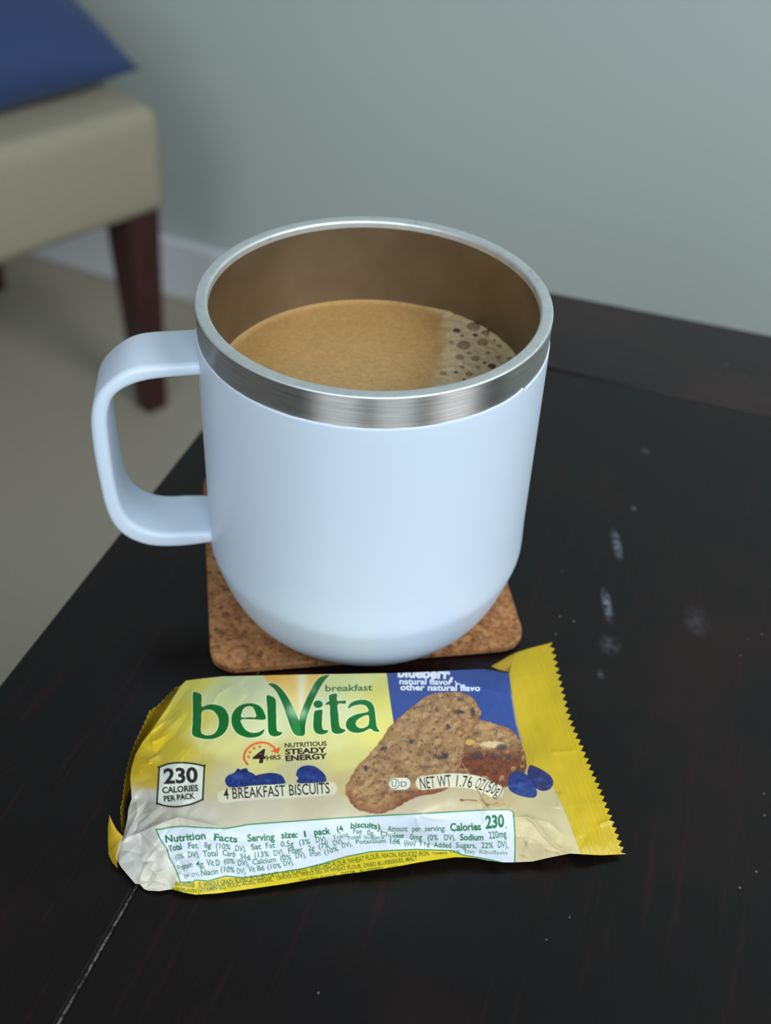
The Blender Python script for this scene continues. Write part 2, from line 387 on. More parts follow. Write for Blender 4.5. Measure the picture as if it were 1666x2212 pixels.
bm = bmesh.new(); bm.from_mesh(o.data); bmesh.ops.recalc_face_normals(bm, faces=bm.faces[:]); bm.to_mesh(o.data); bm.free()

# ------------------------------------------------------------------ coffee
ZC = .0762
def lnoise(x, y, cell, seed):
    return vnoise(x, y, cell, seed, True)
def vnoise(x, y, cell, seed, linear=False):
    r = np.random.default_rng(seed); N = 256; g = r.random((N, N))
    x = x/cell; y = y/cell; xi = np.floor(x).astype(int); yi = np.floor(y).astype(int); fx = x-xi; fy = y-yi
    if not linear: fx = fx*fx*(3-2*fx); fy = fy*fy*(3-2*fy)
    g00 = g[yi % N, xi % N]; g10 = g[yi % N, (xi+1) % N]; g01 = g[(yi+1) % N, xi % N]; g11 = g[(yi+1) % N, (xi+1) % N]
    return (g00*(1-fx)+g10*fx)*(1-fy)+(g01*(1-fx)+g11*fx)*fy-.5
nr, na = 130, 420
rad = np.linspace(0.0002, RI-.00005, nr); ang = np.arange(na)/na*2*np.pi
X = rad[:, None]*np.cos(ang); Y = rad[:, None]*np.sin(ang)
# foam patch against the right-hand side of the mug
fpoly = np.array([P3(x, y, ZC)[:2] for x, y in [(925, 655), (962, 690), (958, 740), (955, 790), (930, 850), (1020, 900), (1150, 820), (1180, 740), (1100, 660), (1000, 640)]])
def sd_poly(X, Y, p):
    d = np.full(X.shape, 1e9); ins = np.zeros(X.shape, bool)
    for i in range(len(p)):
        a, b = p[i], p[(i+1) % len(p)]; e = b-a; L = e@e+1e-20
        t = np.clip(((X-a[0])*e[0]+(Y-a[1])*e[1])/L, 0, 1); d = np.minimum(d, np.hypot(X-a[0]-t*e[0], Y-a[1]-t*e[1]))
        c = ((a[1] > Y) != (b[1] > Y)) & (X < (b[0]-a[0])*(Y-a[1])/(b[1]-a[1]+1e-20)+a[0]); ins ^= c
    return np.where(ins, d, -d)
fd = sd_poly(X, Y, fpoly)+vnoise(X, Y, .002, 1)*.0018
foam = np.clip(fd/.0045+.5, 0, 1); foam = foam*foam*(3-2*foam)
edge = np.clip((rad[:, None]-RI+.0022)/.0022, 0, 1)*np.ones_like(X)
BUBS = [(660,390,40,1),(850,345,72,0),(870,440,28,1),(990,415,48,0),(955,522,58,0),(740,552,70,0),(695,690,44,0),(870,705,45,0),(975,750,22,1),(1055,790,42,1),(1250,700,25,0),(655,855,20,1),(745,942,20,1),(1087,497,14,1),(720,445,18,1),(800,880,40,0),(600,520,26,0),(510,870,34,0),(1140,560,30,0),(1010,640,26,0),(640,210,20,0),(720,800,26,0),(900,800,24,0),(1130,690,30,0),(800,640,26,0)]
bub = []
for x, y, r_, dk in BUBS:
    px, py = 860+x*.192, 640+y*.192; p = P3(px, py, ZC+.0006); rw = np.linalg.norm(P3(px+r_*.192, py, ZC)-P3(px, py, ZC)); bub.append((p, rw*1.2, dk))
for k in range(90):   # finer bubbles
    a, b = rng.random(2); p = P3(958+a*150, 665+b*160, ZC+.0006)
    if np.hypot(p[0], p[1]) < RI-.0012: bub.append((p, .00018+.0004*rng.random()**2, 2))
Z = ZC + foam*(.0006+vnoise(X, Y, .0014, 2)*.0003+vnoise(X, Y, .0006, 3)*.00014) + edge**2*.0006
for p, rw, dk in bub:
    d = np.hypot(X-p[0], Y-p[1]); Z += -.0004*np.exp(-(d/rw)**2)*min(1, rw/.0006)+.00025*np.exp(-((d-rw)/(rw*.25))**2)*min(1, rw/.0008)
mot = vnoise(X, Y, .004, 4)*.5+vnoise(X, Y, .0009, 5)*.35+vnoise(X, Y, .0004, 6)*.3
crema = lin((190, 154, 100))*(1+.12*mot[..., None])
cr2 = lin((176, 132, 74))*(1+.12*mot[..., None])
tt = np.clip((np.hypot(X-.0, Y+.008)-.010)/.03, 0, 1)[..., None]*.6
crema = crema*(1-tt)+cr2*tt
fcol = lin((212, 190, 150))*(1+.25*mot[..., None])
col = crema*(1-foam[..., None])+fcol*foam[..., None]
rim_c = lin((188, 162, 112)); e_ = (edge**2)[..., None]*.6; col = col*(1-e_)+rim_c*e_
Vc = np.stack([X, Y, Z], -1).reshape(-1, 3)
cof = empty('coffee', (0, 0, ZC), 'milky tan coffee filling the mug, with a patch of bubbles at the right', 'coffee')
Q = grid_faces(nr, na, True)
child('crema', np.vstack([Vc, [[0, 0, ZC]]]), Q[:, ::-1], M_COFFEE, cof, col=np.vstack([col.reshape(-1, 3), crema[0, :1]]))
def dome(p, r, mat, i):
    n1, n2 = 5, 14; V = []
    for a in range(n1+1):
        t = a/n1*math.pi/2
        for b in range(n2):
            u = b/n2*2*math.pi; V.append((p[0]+r*math.cos(t)*math.cos(u), p[1]+r*math.cos(t)*math.sin(u), ZC+.0007+r*.42*math.sin(t)))
    child('bubble', V, grid_faces(n1+1, n2, True)[:, ::-1], mat, cof)
for i, (p, r_, dk) in enumerate(bub):
    if np.hypot(p[0], p[1]) > RI-.001: continue
    if dk < 2: dome(p, r_*.9, M_BUBD if dk == 1 else M_BUB, i)

#WRAPPER#
# ------------------------------------------------------------------ snack wrapper: printed artwork (flat print kept as a per-point colour on a fine mesh)
AX, AY, AW, AH, SS = 225, 1380, 1135, 565, 3
art = np.zeros((AH*SS, AW*SS, 3), np.float32)
yy, xx = np.meshgrid(AY+(np.arange(AH*SS)+.5)/SS, AX+(np.arange(AW*SS)+.5)/SS, indexing='ij')
yy = yy.astype(np.float32); xx = xx.astype(np.float32)
# ground colour of the film: soft yellow-to-cream gradients
PC = [(420,1480,(226,216,96)),(400,1540,(226,208,70)),(330,1600,(222,190,36)),(300,1660,(214,180,30)),(380,1630,(228,204,66)),(470,1500,(222,226,160)),(540,1480,(226,230,180)),
      (560,1560,(226,228,172)),(470,1600,(230,222,140)),(430,1660,(224,206,110)),(560,1640,(232,224,140)),(700,1600,(230,226,150)),(760,1640,(232,220,136)),(820,1500,(226,216,110)),
      (760,1480,(224,224,150)),(820,1580,(232,220,120)),(700,1530,(226,230,176)),(480,1680,(222,212,160)),(640,1670,(222,212,160)),(760,1690,(222,202,140)),(330,1690,(222,190,60)),
      (330,1720,(222,218,206)),(400,1760,(222,216,196)),(300,1800,(226,222,212)),(260,1860,(224,222,214)),(350,1850,(226,222,208)),(360,1915,(226,220,200)),
      (560,1740,(222,212,184)),(700,1745,(220,208,174)),(880,1745,(222,206,170)),(1000,1735,(216,200,160)),(1060,1745,(206,184,134)),(1180,1730,(214,200,150)),(1150,1800,(232,214,164)),(1200,1780,(222,208,160)),(1220,1830,(230,212,160)),(1140,1845,(232,214,166))]
num = np.zeros((AH*SS//6+1, AW*SS//6+1, 3)); den = 0
ys, xs = np.meshgrid(AY+(np.arange(num.shape[0])*6+.5)/SS, AX+(np.arange(num.shape[1])*6+.5)/SS, indexing='ij')
for px, py, c in PC:
    wgt = 1/(((xs-px)/1.35)**2+((ys-py)*1.25)**2+120)**2.2; num += wgt[..., None]*lin(c)*(.92-.20*min(1, max(0, (py-1590)/70))); den = den+wgt  # ground colours dimmed more towards the front, offsetting strong light within the print
num /= den[..., None]
def upsamp(a, f, H_, W_):
    y = np.arange(H_)/f; x = np.arange(W_)/f; y0 = np.minimum(y.astype(int), a.shape[0]-2); x0 = np.minimum(x.astype(int), a.shape[1]-2)
    fy = (y-y0)[:, None, None]; fx = (x-x0)[None, :, None]
    r0 = a[y0]; r1 = a[y0+1]; r = r0*(1-fy)+r1*fy
    return r[:, x0]*(1-fx)+r[:, x0+1]*fx
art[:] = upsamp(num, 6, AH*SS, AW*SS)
def comp(sl, mask, color, alpha=1):
    c = np.asarray(color, np.float32); m = (mask*alpha)[..., None].astype(np.float32)
    art[sl] = art[sl]*(1-m)+c*m
def bbox(p, pad=2):
    x0 = int(max(0, (p[:, 0].min()-pad-AX)*SS)); x1 = int(min(AW*SS, (p[:, 0].max()+pad-AX)*SS+1))
    y0 = int(max(0, (p[:, 1].min()-pad-AY)*SS)); y1 = int(min(AH*SS, (p[:, 1].max()+pad-AY)*SS+1))
    return (slice(y0, max(y0, y1)), slice(x0, max(x0, x1)))
def smooth_closed(p, n=6):
    p = np.asarray(p, float); out = []; N = len(p)
    for i in range(N):
        a, b, c, d = p[i-1], p[i], p[(i+1) % N], p[(i+2) % N]
        for t in np.arange(n)/n: out.append(.5*((2*b)+(-a+c)*t+(2*a-5*b+4*c-d)*t*t+(-a+3*b-3*c+d)*t**3))
    return np.array(out)
def smooth_open(p, n=6):
    p = np.asarray(p, float); q = np.vstack([2*p[0]-p[1], p, 2*p[-1]-p[-2]]); out = []
    for i in range(1, len(q)-2):
        a, b, c, d = q[i-1:i+3]
        for t in np.arange(n)/n: out.append(.5*((2*b)+(-a+c)*t+(2*a-5*b+4*c-d)*t*t+(-a+3*b-3*c+d)*t**3))
    return np.array(out+[p[-1]])
def pmask(p, sl, m=None):
    X = xx[sl]; Y = yy[sl]; ins = np.zeros(X.shape, bool) if m is None else m
    for i in range(len(p)):
        a, b = p[i], p[(i+1) % len(p)]
        if a[1] == b[1]: continue
        ins ^= ((a[1] > Y) != (b[1] > Y)) & (X < (b[0]-a[0])*(Y-a[1])/(b[1]-a[1])+a[0])
    return ins
def poly(p, color, alpha=1, sm=False, holes=()):
    p = np.asarray(p, float); p = smooth_closed(p) if sm else p; sl = bbox(p); m = pmask(p, sl)
    for h in holes: m = pmask(smooth_closed(h) if sm else np.asarray(h, float), sl, m)
    comp(sl, m, lin(color), alpha); return sl, m
def sdist(p, sl, closed=False):
    X = xx[sl]; Y = yy[sl]; d = np.full(X.shape, 1e9, np.float32)
    for i in range(len(p)-(0 if closed else 1)):
        a, b = p[i], p[(i+1) % len(p)]; e = b-a; L = e@e+1e-9
        t = np.clip(((X-a[0])*e[0]+(Y-a[1])*e[1])/L, 0, 1); d = np.minimum(d, (X-a[0]-t*e[0])**2+(Y-a[1]-t*e[1])**2)
    return np.sqrt(d)
def stroke(p, wd_, color, alpha=1, closed=False, sm=True, soft=0):
    p = np.asarray(p, float)
    if sm: p = smooth_closed(p, 4) if closed else smooth_open(p, 4)
    sl = bbox(p, wd_+soft+1); d = sdist(p, sl, closed)
    comp(sl, np.clip((wd_/2+soft-d)/max(soft, .25), 0, 1), lin(color), alpha)
def Z3(L): return [(400+x*.2761, 1440+y*.2761) for x, y in L]
def Z4(L): return [(320+x*.2521, 1590+y*.2521) for x, y in L]
def Z5(L): return [(730+x*.3001, 1440+y*.3001) for x, y in L]
# text: glyph triangles of the built-in font, warped along a baseline
_gc = {}
def glyph_tris(s, bold):
    key = (s, bold)
    if key in _gc: return _gc[key]
    cu = bpy.data.curves.new('t', 'FONT'); cu.body = s; cu.resolution_u = 3; cu.offset = bold; cu.size = 1
    o = bpy.data.objects.new('t', cu); C.objects.link(o); dg = bpy.context.evaluated_depsgraph_get(); dg.update()
    me = bpy.data.meshes.new_from_object(o.evaluated_get(dg)); me.calc_loop_triangles()
    v = np.empty(len(me.vertices)*3); me.vertices.foreach_get('co', v); v = v.reshape(-1, 3)[:, :2]
    t = np.empty(len(me.loop_triangles)*3, int); me.loop_triangles.foreach_get('vertices', t)
    r = v[t.reshape(-1, 3)]
    bpy.data.objects.remove(o); bpy.data.curves.remove(cu); bpy.data.meshes.remove(me); _gc[key] = r; return r
CAP = 0.729
try: CAP = float(glyph_tris('H', 0)[..., 1].max())
except Exception: pass
def text(s, x0, y0, x1, y1, h, color, bold=0., lean=0., bend=0., alpha=1, clip=None):
    T = glyph_tris(s, bold)
    if len(T) == 0: return
    a, b = T[..., 0].min(), T[..., 0].max(); u = (T[..., 0]-a)/(b-a); vv_ = T[..., 1]/CAP
    dx, dy = x1-x0, y1-y0; L = math.hypot(dx, dy); nx, ny = dy/L, -dx/L
    # keep verticals close to the photograph's
    X = x0+u*dx+vv_*h*(nx+lean); Y = y0+u*dy+vv_*h*ny+bend*4*u*(1-u)
    tri = np.stack([X, Y], -1); sl = bbox(tri.reshape(-1, 2), 1); m = np.zeros((sl[0].stop-sl[0].start, sl[1].stop-sl[1].start), bool)
    if m.size == 0: return
    ox, oy = AX+sl[1].start/SS, AY+sl[0].start/SS
    tp = (tri-np.array([ox, oy]))*SS-.5
    Hh, Ww = m.shape
    for p in tp:
        (ax, ay), (bx, by), (cx, cy) = p; ar = (bx-ax)*(cy-ay)-(by-ay)*(cx-ax)
        if abs(ar) < 1e-6: continue
        xa, xb = max(0, int(min(ax, bx, cx))), min(Ww, int(max(ax, bx, cx))+2); ya, yb = max(0, int(min(ay, by, cy))), min(Hh, int(max(ay, by, cy))+2)
        if xa >= xb or ya >= yb: continue
        gy, gx = np.ogrid[ya:yb, xa:xb]
        s1 = (bx-ax)*(gy-ay)-(by-ay)*(gx-ax); s2 = (cx-bx)*(gy-by)-(cy-by)*(gx-bx); s3 = (ax-cx)*(gy-cy)-(ay-cy)*(gx-cx)
        m[ya:yb, xa:xb] |= ((s1 >= 0) & (s2 >= 0) & (s3 >= 0)) if ar > 0 else ((s1 <= 0) & (s2 <= 0) & (s3 <= 0))
    if clip is not None: m &= clip(xx[sl], yy[sl])
    comp(sl, m, lin(color), alpha)

GRN = (4, 106, 34); BLK = (38, 32, 36); BLU = (46, 72, 140)
# sunburst behind the V
sl, m = (lambda p: (bbox(p), None))(np.array(Z3([(590, 40), (1160, 480)])))
X, Y = xx[sl], yy[sl]; cx, cy = 650, 1578; r_ = np.hypot((X-cx), (Y-cy)*.8); a_ = np.arctan2(X-cx, cy-Y)
mk = pmask(np.array(Z3([(595, 50), (1130, 50), (1060, 90), (960, 240), (890, 420), (800, 260), (650, 130)])), sl)
g1 = np.clip(r_/105, 0, 1); rays = .5+.5*np.cos(a_*26)
base_c = lin((244, 196, 84))*(g1[..., None])+lin((240, 232, 170))*(1-g1[..., None]); og = lin((240, 170, 84))
k_ = (np.clip((r_-70)/60, 0, 1)*.75*(.55+.45*rays))[..., None]; cc = base_c*(1-k_)+og*k_
ray_w = np.exp(-((a_-.02)/.10)**2)[..., None]*.75; cc = cc*(1-ray_w)+lin((244, 240, 200))*ray_w
art[sl] = np.where(mk[..., None], cc, art[sl])
# blue panel
poly([(834, 1440), (1110, 1440), (1105, 1500), (1114, 1560), (1128, 1610), (1100, 1640), (900, 1640), (852, 1570)], BLU)
stroke([(834, 1440), (843, 1510), (853, 1572)], 1.2, (36, 46, 80), sm=False)
# logo
def logo(outer, holes=()):
    o = smooth_closed(Z3(outer), 5); hs = [smooth_closed(Z3(h), 5) for h in holes]
    sl = bbox(o, 6); m = pmask(o, sl)
    for h in hs: m = pmask(h, sl, m)
    d = sdist(o, sl, True)
    for h in hs: d = np.minimum(d, sdist(h, sl, True))
    comp(sl, (~m)*np.clip(1-d/3.2, 0, 1)**1, lin((236, 240, 200)), .8)
    X, Y = xx[sl], yy[sl]
    comp(sl, m, lin(GRN)); comp(sl, m*np.clip(1-d/2.2, 0, 1), lin((10, 84, 36)), .55)
b_o = [(62,205),(100,203),(124,216),(131,245),(131,312),(180,297),(240,297),(300,320),(335,370),(343,420),(332,480),(295,530),(240,560),(180,568),(118,560),(57,532),(59,440),(61,320)]
b_h = [(132,355),(175,337),(220,347),(253,385),(264,430),(255,485),(225,525),(182,537),(145,530),(124,505),(128,420)]
e_o = [(627,413),(620,360),(592,315),(545,291),(480,288),(415,312),(375,358),(362,412),(370,465),(400,515),(450,545),(510,557),(570,548),(608,524),(621,488),(575,513),(520,516),(475,495),(447,455),(440,415),(530,413)]
e_h = [(441,396),(444,360),(460,327),(492,311),(524,315),(545,345),(554,394),(500,395)]
l_o = [(637,228),(672,230),(700,246),(711,275),(713,380),(716,480),(728,507),(762,513),(742,537),(700,547),(666,535),(650,500),(646,400),(642,310)]
v_o = [(650,135),(690,130),(735,155),(780,205),(820,268),(855,335),(880,395),(893,420),(901,368),(925,310),(960,230),(1000,150),(1040,95),(1080,72),(1130,66),(1096,105),(1060,160),(1020,235),(985,310),(956,390),(941,460),(935,532),(890,543),(850,522),(825,470),(798,395),(765,300),(725,215),(690,168)]
i_o = [(1012,352),(1042,340),(1074,341),(1072,400),(1072,468),(1084,494),(1121,498),(1104,521),(1065,531),(1022,517),(1004,478),(1005,410)]
t_o = [(1125,232),(1143,216),(1188,214),(1191,266),(1255,265),(1251,291),(1195,295),(1200,380),(1205,440),(1218,480),(1256,494),(1238,516),(1190,526),(1152,511),(1140,450),(1134,370),(1130,301),(1098,301),(1106,280),(1127,268)]
a_o = [(1275,318),(1296,284),(1350,262),(1410,260),(1456,280),(1480,320),(1490,390),(1500,468),(1522,508),(1480,506),(1446,486),(1400,509),(1340,519),(1288,505),(1260,470),(1262,430),(1292,395),(1350,370),(1431,352),(1424,318),(1395,299),(1350,300),(1310,310),(1280,328)]
a_h = [(1434,382),(1380,396),(1342,425),(1338,458),(1368,481),(1410,474),(1436,450)]
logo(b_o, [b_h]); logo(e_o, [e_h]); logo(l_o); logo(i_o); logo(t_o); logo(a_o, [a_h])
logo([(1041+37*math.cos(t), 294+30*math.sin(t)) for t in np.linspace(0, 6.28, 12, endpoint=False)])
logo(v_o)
# pale flare and facets on the V
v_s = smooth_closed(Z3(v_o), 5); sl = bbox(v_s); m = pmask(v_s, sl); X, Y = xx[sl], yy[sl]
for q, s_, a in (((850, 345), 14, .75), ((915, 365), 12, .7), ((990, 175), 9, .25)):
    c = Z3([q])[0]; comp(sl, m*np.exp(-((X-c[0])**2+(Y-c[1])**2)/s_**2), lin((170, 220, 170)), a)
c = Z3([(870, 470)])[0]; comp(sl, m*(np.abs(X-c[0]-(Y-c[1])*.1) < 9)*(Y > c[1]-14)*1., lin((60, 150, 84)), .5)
text('breakfast', 703, 1493.5, 805, 1491.5, 13.5, (14, 100, 50), .018)
# steady energy mark
OR = (222, 104, 50)
stroke(Z4([(852, 243), (824, 200), (827, 150), (860, 100), (910, 68), (970, 55), (1030, 65), (1072, 93), (1098, 122)]), 5.2, OR)
stroke(Z4([(852, 243), (824, 200), (827, 150)]), 4, (206, 74, 56), .5)
poly(Z4([(1046, 130), (1136, 93), (1116, 150)]), (226, 92, 44))
for q in ((861, 178), (873, 138), (909, 105), (957, 90)):
    c = Z4([q])[0]; poly([(c[0]+3.4*math.cos(t), c[1]+3.2*math.sin(t)) for t in np.linspace(0, 6.28, 12)[:-1]], OR)
text('4', 544, 1647.5, 572, 1647.5, 28, (52, 22, 30), .03, .18)
text('HRS', 576, 1642, 607, 1640, 9.5, (60, 26, 32), .03)
text('NUTRITIOUS', 615, 1614.8, 706, 1610.5, 9.2, (44, 34, 32), .035)
text('STEADY', 616, 1630, 706, 1625, 11, (40, 30, 30), .045)
text('ENERGY', 617, 1643.8, 708, 1638.4, 11, (40, 30, 30), .045)
# berries at left
def berry(pts, tint=(34, 52, 114)):
    p = np.array(pts); sl, m = poly(p, tint, 1, True); X, Y = xx[sl], yy[sl]; c = p.mean(0)
    d = sdist(smooth_closed(p), sl, True)
    comp(sl, m*np.clip(1-d/3, 0, 1), lin((24, 34, 84)), .6)
    comp(sl, m*np.exp(-(((X-c[0]+4)/12)**2+((Y-c[1]-1)/5)**2)), lin((66, 96, 168)), .4)
    n = vnoise(X*1., Y*1., 6., 31)+.5*vnoise(X, Y, 2.5, 32); comp(sl, m*np.clip(n*2, 0, 1), lin((22, 34, 92)), .8); comp(sl, m*np.clip(-n*2-.3, 0, 1), lin((64, 90, 152)), .45)
berry(Z4([(660,372),(682,338),(740,312),(768,277),(790,288),(812,280),(845,276),(862,302),(920,335),(910,390),(870,425),(760,440),(690,434),(665,405)]))
poly(Z4([(740, 312), (768, 277), (790, 290), (812, 282), (845, 276), (862, 302), (800, 312)]), (26, 36, 80), .8)
berry(Z4([(852,412),(880,368),(940,332),(1060,315),(1140,335),(1170,378),(1162,408),(1000,418),(880,424)]))
berry(Z4([(1268,330),(1290,278),(1350,252),(1430,260),(1495,308),(1526,355),(1512,396),(1400,404),(1292,404),(1272,385),(1288,360)]))
poly(Z4([(860, 434), (1000, 424), (1170, 412), (1172, 440), (870, 460)]), (220, 218, 196), .9)
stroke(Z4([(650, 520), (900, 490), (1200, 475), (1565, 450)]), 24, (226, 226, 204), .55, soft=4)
text('4 BREAKFAST BISCUITS', 484, 1726.5, 713, 1713.5, 23, BLK, .010, -.02)
# calories badge
bd = smooth_closed(Z4([(95,275),(92,268),(180,237),(285,228),(400,238),(480,258),(482,262),(475,400),(468,535),(462,545),(370,583),(250,605),(150,598),(80,577),(76,570),(86,420)]), 4)
sl = bbox(bd); comp(sl, pmask(bd, sl), lin((216, 222, 206))); stroke(bd, 4.2, (44, 38, 38), closed=True, sm=False)
text('230', 354, 1692.5, 428, 1689, 31, (44, 36, 42), .035); text('CALORIES', 351, 1713.5, 429, 1708, 12.5, (44, 38, 40), .042, -.02); text('PER PACK', 354.5, 1731.5, 422, 1724.5, 11.5, (44, 38, 40), .042, -.02)
# words on the blue panel
WHT = (232, 236, 240)
foldy = lambda X, Y: ~((X > 972) & (Y < 1461+(X-972)*.42)) & (X < 1042)
text('blueberry', 859, 1462, 986, 1466.5, 21, WHT, .045, clip=foldy); text('natural flavor with', 863, 1477.5, 1020, 1480, 12, WHT, .03, clip=lambda X, Y: ~((X > 985) & (Y < 1474+(X-985)*.3)))
text('other natural flavor', 865, 1490.5, 1048, 1492.5, 12.5, WHT, .03, clip=lambda X, Y: (X < 1037) & ~((X > 1010) & (Y < 1484)))
stroke([(972, 1452), (1000, 1476), (1040, 1488), (1085, 1496)], 1.2, (38, 62, 134), .6)
# printed biscuits
def biscuit(pts, seed, broken=False):
    p = smooth_closed(Z5(pts), 5); sl = bbox(p, 4); m = pmask(p, sl); X, Y = xx[sl], yy[sl]; d = sdist(p, sl, True)
    p = p+np.stack([vnoise(p[:, 0], p[:, 1], 6., seed)*5, vnoise(p[:, 0], p[:, 1], 5., seed+20)*4], 1); m = pmask(p, sl); d = sdist(p, sl, True)
    comp(sl, np.clip(1-d/2.0, 0, 1)*(~m), lin((40, 32, 36)), .45)
    n1 = vnoise(X, Y, 9., seed+1)+.6*vnoise(X, Y, 4., seed+2)+.35*vnoise(X, Y, 1.8, seed+3)
    t = np.clip(.5+n1*.9, 0, 1)[..., None]
    c = lin((176, 140, 96))*t+lin((132, 94, 58))*(1-t)
    if broken:
        t2 = np.clip((Y-(1598+6*vnoise(X, Y, 14., seed+8)))/40, 0, 1)[..., None]; c = c*(1-t2)+lin((112, 58, 36))*t2*(.7+.6*t)
    art[sl] = np.where(m[..., None], c, art[sl])
    rr_ = np.random.default_rng(seed)
    x0, y0 = p.min(0); x1, y1 = p.max(0)
    for k in range(105 if not broken else 50):    # oat flakes pictured with a lit and a dark side
        qx, qy = x0+rr_.random()*(x1-x0), y0+rr_.random()*(y1-y0); ra = 4.5+rr_.random()*5.5; an = rr_.random()*3; el = .55+rr_.random()*.4
        ii = slice(max(0, int((qy-12-y0+4)*SS)), int((qy+12-y0+4)*SS)); jj = slice(max(0, int((qx-12-x0+4)*SS)), int((qx+12-x0+4)*SS))
        XX, YY = X[ii, jj], Y[ii, jj]
        if XX.size == 0: continue
        u = (XX-qx)*math.cos(an)+(YY-qy)*math.sin(an); v_ = -(XX-qx)*math.sin(an)+(YY-qy)*math.cos(an); q = np.hypot(u/ra, v_/(ra*el))
        body = np.clip((1.05-q)*4, 0, 1)*m[ii, jj]; side = ((XX-qx)*.5+(YY-qy)*.85)/ra
        s2 = (slice(sl[0].start+ii.start, sl[0].start+ii.start+XX.shape[0]), slice(sl[1].start+jj.start, sl[1].start+jj.start+XX.shape[1]))
        comp(s2, body*np.clip(.5-side*.5, 0, 1), lin((198, 158, 108)), .75); comp(s2, body*np.clip(side*1.3-.2, 0, 1), lin((84, 48, 28)), .95)
        if rr_.random() < .0: pass
    comp(sl, m*np.clip(1-d/7, 0, 1)*.8, lin((150, 88, 58)), .6)
    comp(sl, m*np.clip(vnoise(X, Y, 8., seed+5)-.18, 0, .2)*5*np.clip(.5+vnoise(X, Y, 2.5, seed+6)*2, 0, 1), lin((52, 44, 48)), .8)
    comp(sl, m*np.clip(vnoise(X, Y, 2., seed+7)-.25, 0, .2)*4, lin((206, 170, 126)), .25)
    return sl, m, d
c2p = [(1010,385),(1100,400),(1190,430),(1260,470),(1310,530),(1350,610),(1362,690),(1345,760),(1230,860),(1120,860),(980,800),(860,760),(860,650),(900,590),(930,500),(970,430)]
c1p = [(800,180),(885,185),(960,215),(1010,270),(1026,330),(1008,390),(965,455),(925,520),(905,600),(895,680),(868,760),(830,850),(720,905),(580,935),(480,980),(400,1030),(300,1056),(200,1045),(120,1010),(70,930),(60,870),(95,800),(160,700),(240,620),(310,530),(340,490),(400,410),(480,330),(560,270),(640,215),(720,190)]
sl, m, d = biscuit(c2p, 51, True)
X, Y = xx[sl], yy[sl]
for q, w1, w2, cc_, al in (((1110, 560), 26, 7, (226, 200, 150), .85), ((950, 545), 12, 6, (220, 170, 92), .8), ((1180, 580), 12, 7, (50, 50, 66), .8), ((1000, 640), 14, 9, (50, 44, 60), .7), ((1130, 640), 10, 8, (50, 46, 60), .7), ((1220, 650), 10, 6, (60, 50, 62), .6), ((1060, 430), 24, 8, (204, 158, 108), .6)):
    c = Z5([q])[0]; nn2 = vnoise(X, Y, 3., 61)*.9
    comp(sl, m*np.clip(1.4-((X-c[0])/w1)**2-((Y-c[1])/w2)**2+nn2, 0, 1), lin(cc_), al)
sl, m, d = biscuit(c1p, 41)
X, Y = xx[sl], yy[sl]
low = np.clip(((X-Z5([(700, 750)])[0][0])*.25+(Y-Z5([(700, 750)])[0][1]))/16, 0, 1)
comp(sl, m*low*np.clip(1-d/26, 0, 1), lin((120, 58, 42)), .75)
for q, w1, w2 in (((770, 640), 9, 8), ((870, 325), 12, 5), ((790, 430), 6, 7), ((330, 590), 9, 5), ((520, 540), 10, 5), ((200, 730), 6, 8), ((970, 330), 6, 10), ((720, 650), 10, 6)):
    c = Z5([q])[0]; comp(sl, m*np.clip(1.3-((X-c[0])/w1)**2-((Y-c[1])/w2)**2+vnoise(X, Y, 3., 63)*1.4, 0, 1), lin((40, 42, 54)), .85)
stroke(Z5([(180, 938), (300, 920), (420, 902), (560, 905)]), 3, (96, 60, 42), .4, soft=3)
berry(Z5([(1380,712),(1420,718),(1475,745),(1530,785),(1552,830),(1535,875),(1490,895),(1440,885),(1410,850),(1365,780)]), (40, 38, 94))
berry(Z5([(1225,830),(1240,780),(1290,755),(1350,770),(1395,820),(1432,890),(1425,937),(1370,942),(1290,922),(1235,885)]), (34, 54, 120))
# kosher mark and net weight
stroke(Z5([(405, 845), (480, 842)]), 26, (226, 224, 206), .95, sm=False)
c = Z5([(404, 845)])[0]
stroke([(c[0]+11.5*math.cos(t), c[1]+10.6*math.sin(t)) for t in np.linspace(0, 6.28, 20)[:-1]], 1.7, (40, 34, 34), closed=True)
text('U', 846.5, 1699.5, 857, 1699.5, 12.5, (40, 34, 34), .0); text('D', 866.5, 1699.5, 879, 1699, 11, (40, 34, 34), .0)
stroke(Z5([(610, 838), (810, 818), (960, 828), (1040, 852), (1140, 898)]), 28, (226, 220, 190), .92, soft=2)
text('NET WT', 909, 1704.5, 976, 1698.5, 25, BLK, .006, -.03); text('1.76', 985, 1698.5, 1019, 1702, 24.5, BLK, .006, .02); text('OZ', 1024, 1702, 1041, 1708, 24, BLK, .006, .10); text('(50g)', 1043, 1708, 1080, 1721, 24, BLK, .006, .10)
# printed wheat stalk and scuffed crease
stroke([(996, 1728), (1015, 1728), (1030, 1730)], 2.2, (150, 80, 44), .8, soft=1); stroke([(996, 1728), (1000, 1729)], 4, (130, 50, 34), .8, soft=1)
stroke([(1030, 1702), (1040, 1722), (1050, 1738), (1056, 1748)], 1.4, (150, 104, 50), .9, soft=.6); stroke([(1040, 1728), (1058, 1740), (1076, 1734)], 3, (140, 106, 60), .6, soft=1.5)
stroke([(1046, 1746), (1066, 1744), (1090, 1736)], 3, (158, 126, 76), .5, soft=2); stroke([(998, 1648), (1008, 1664), (1016, 1676)], 1., (196, 140, 110), .8, soft=.5)
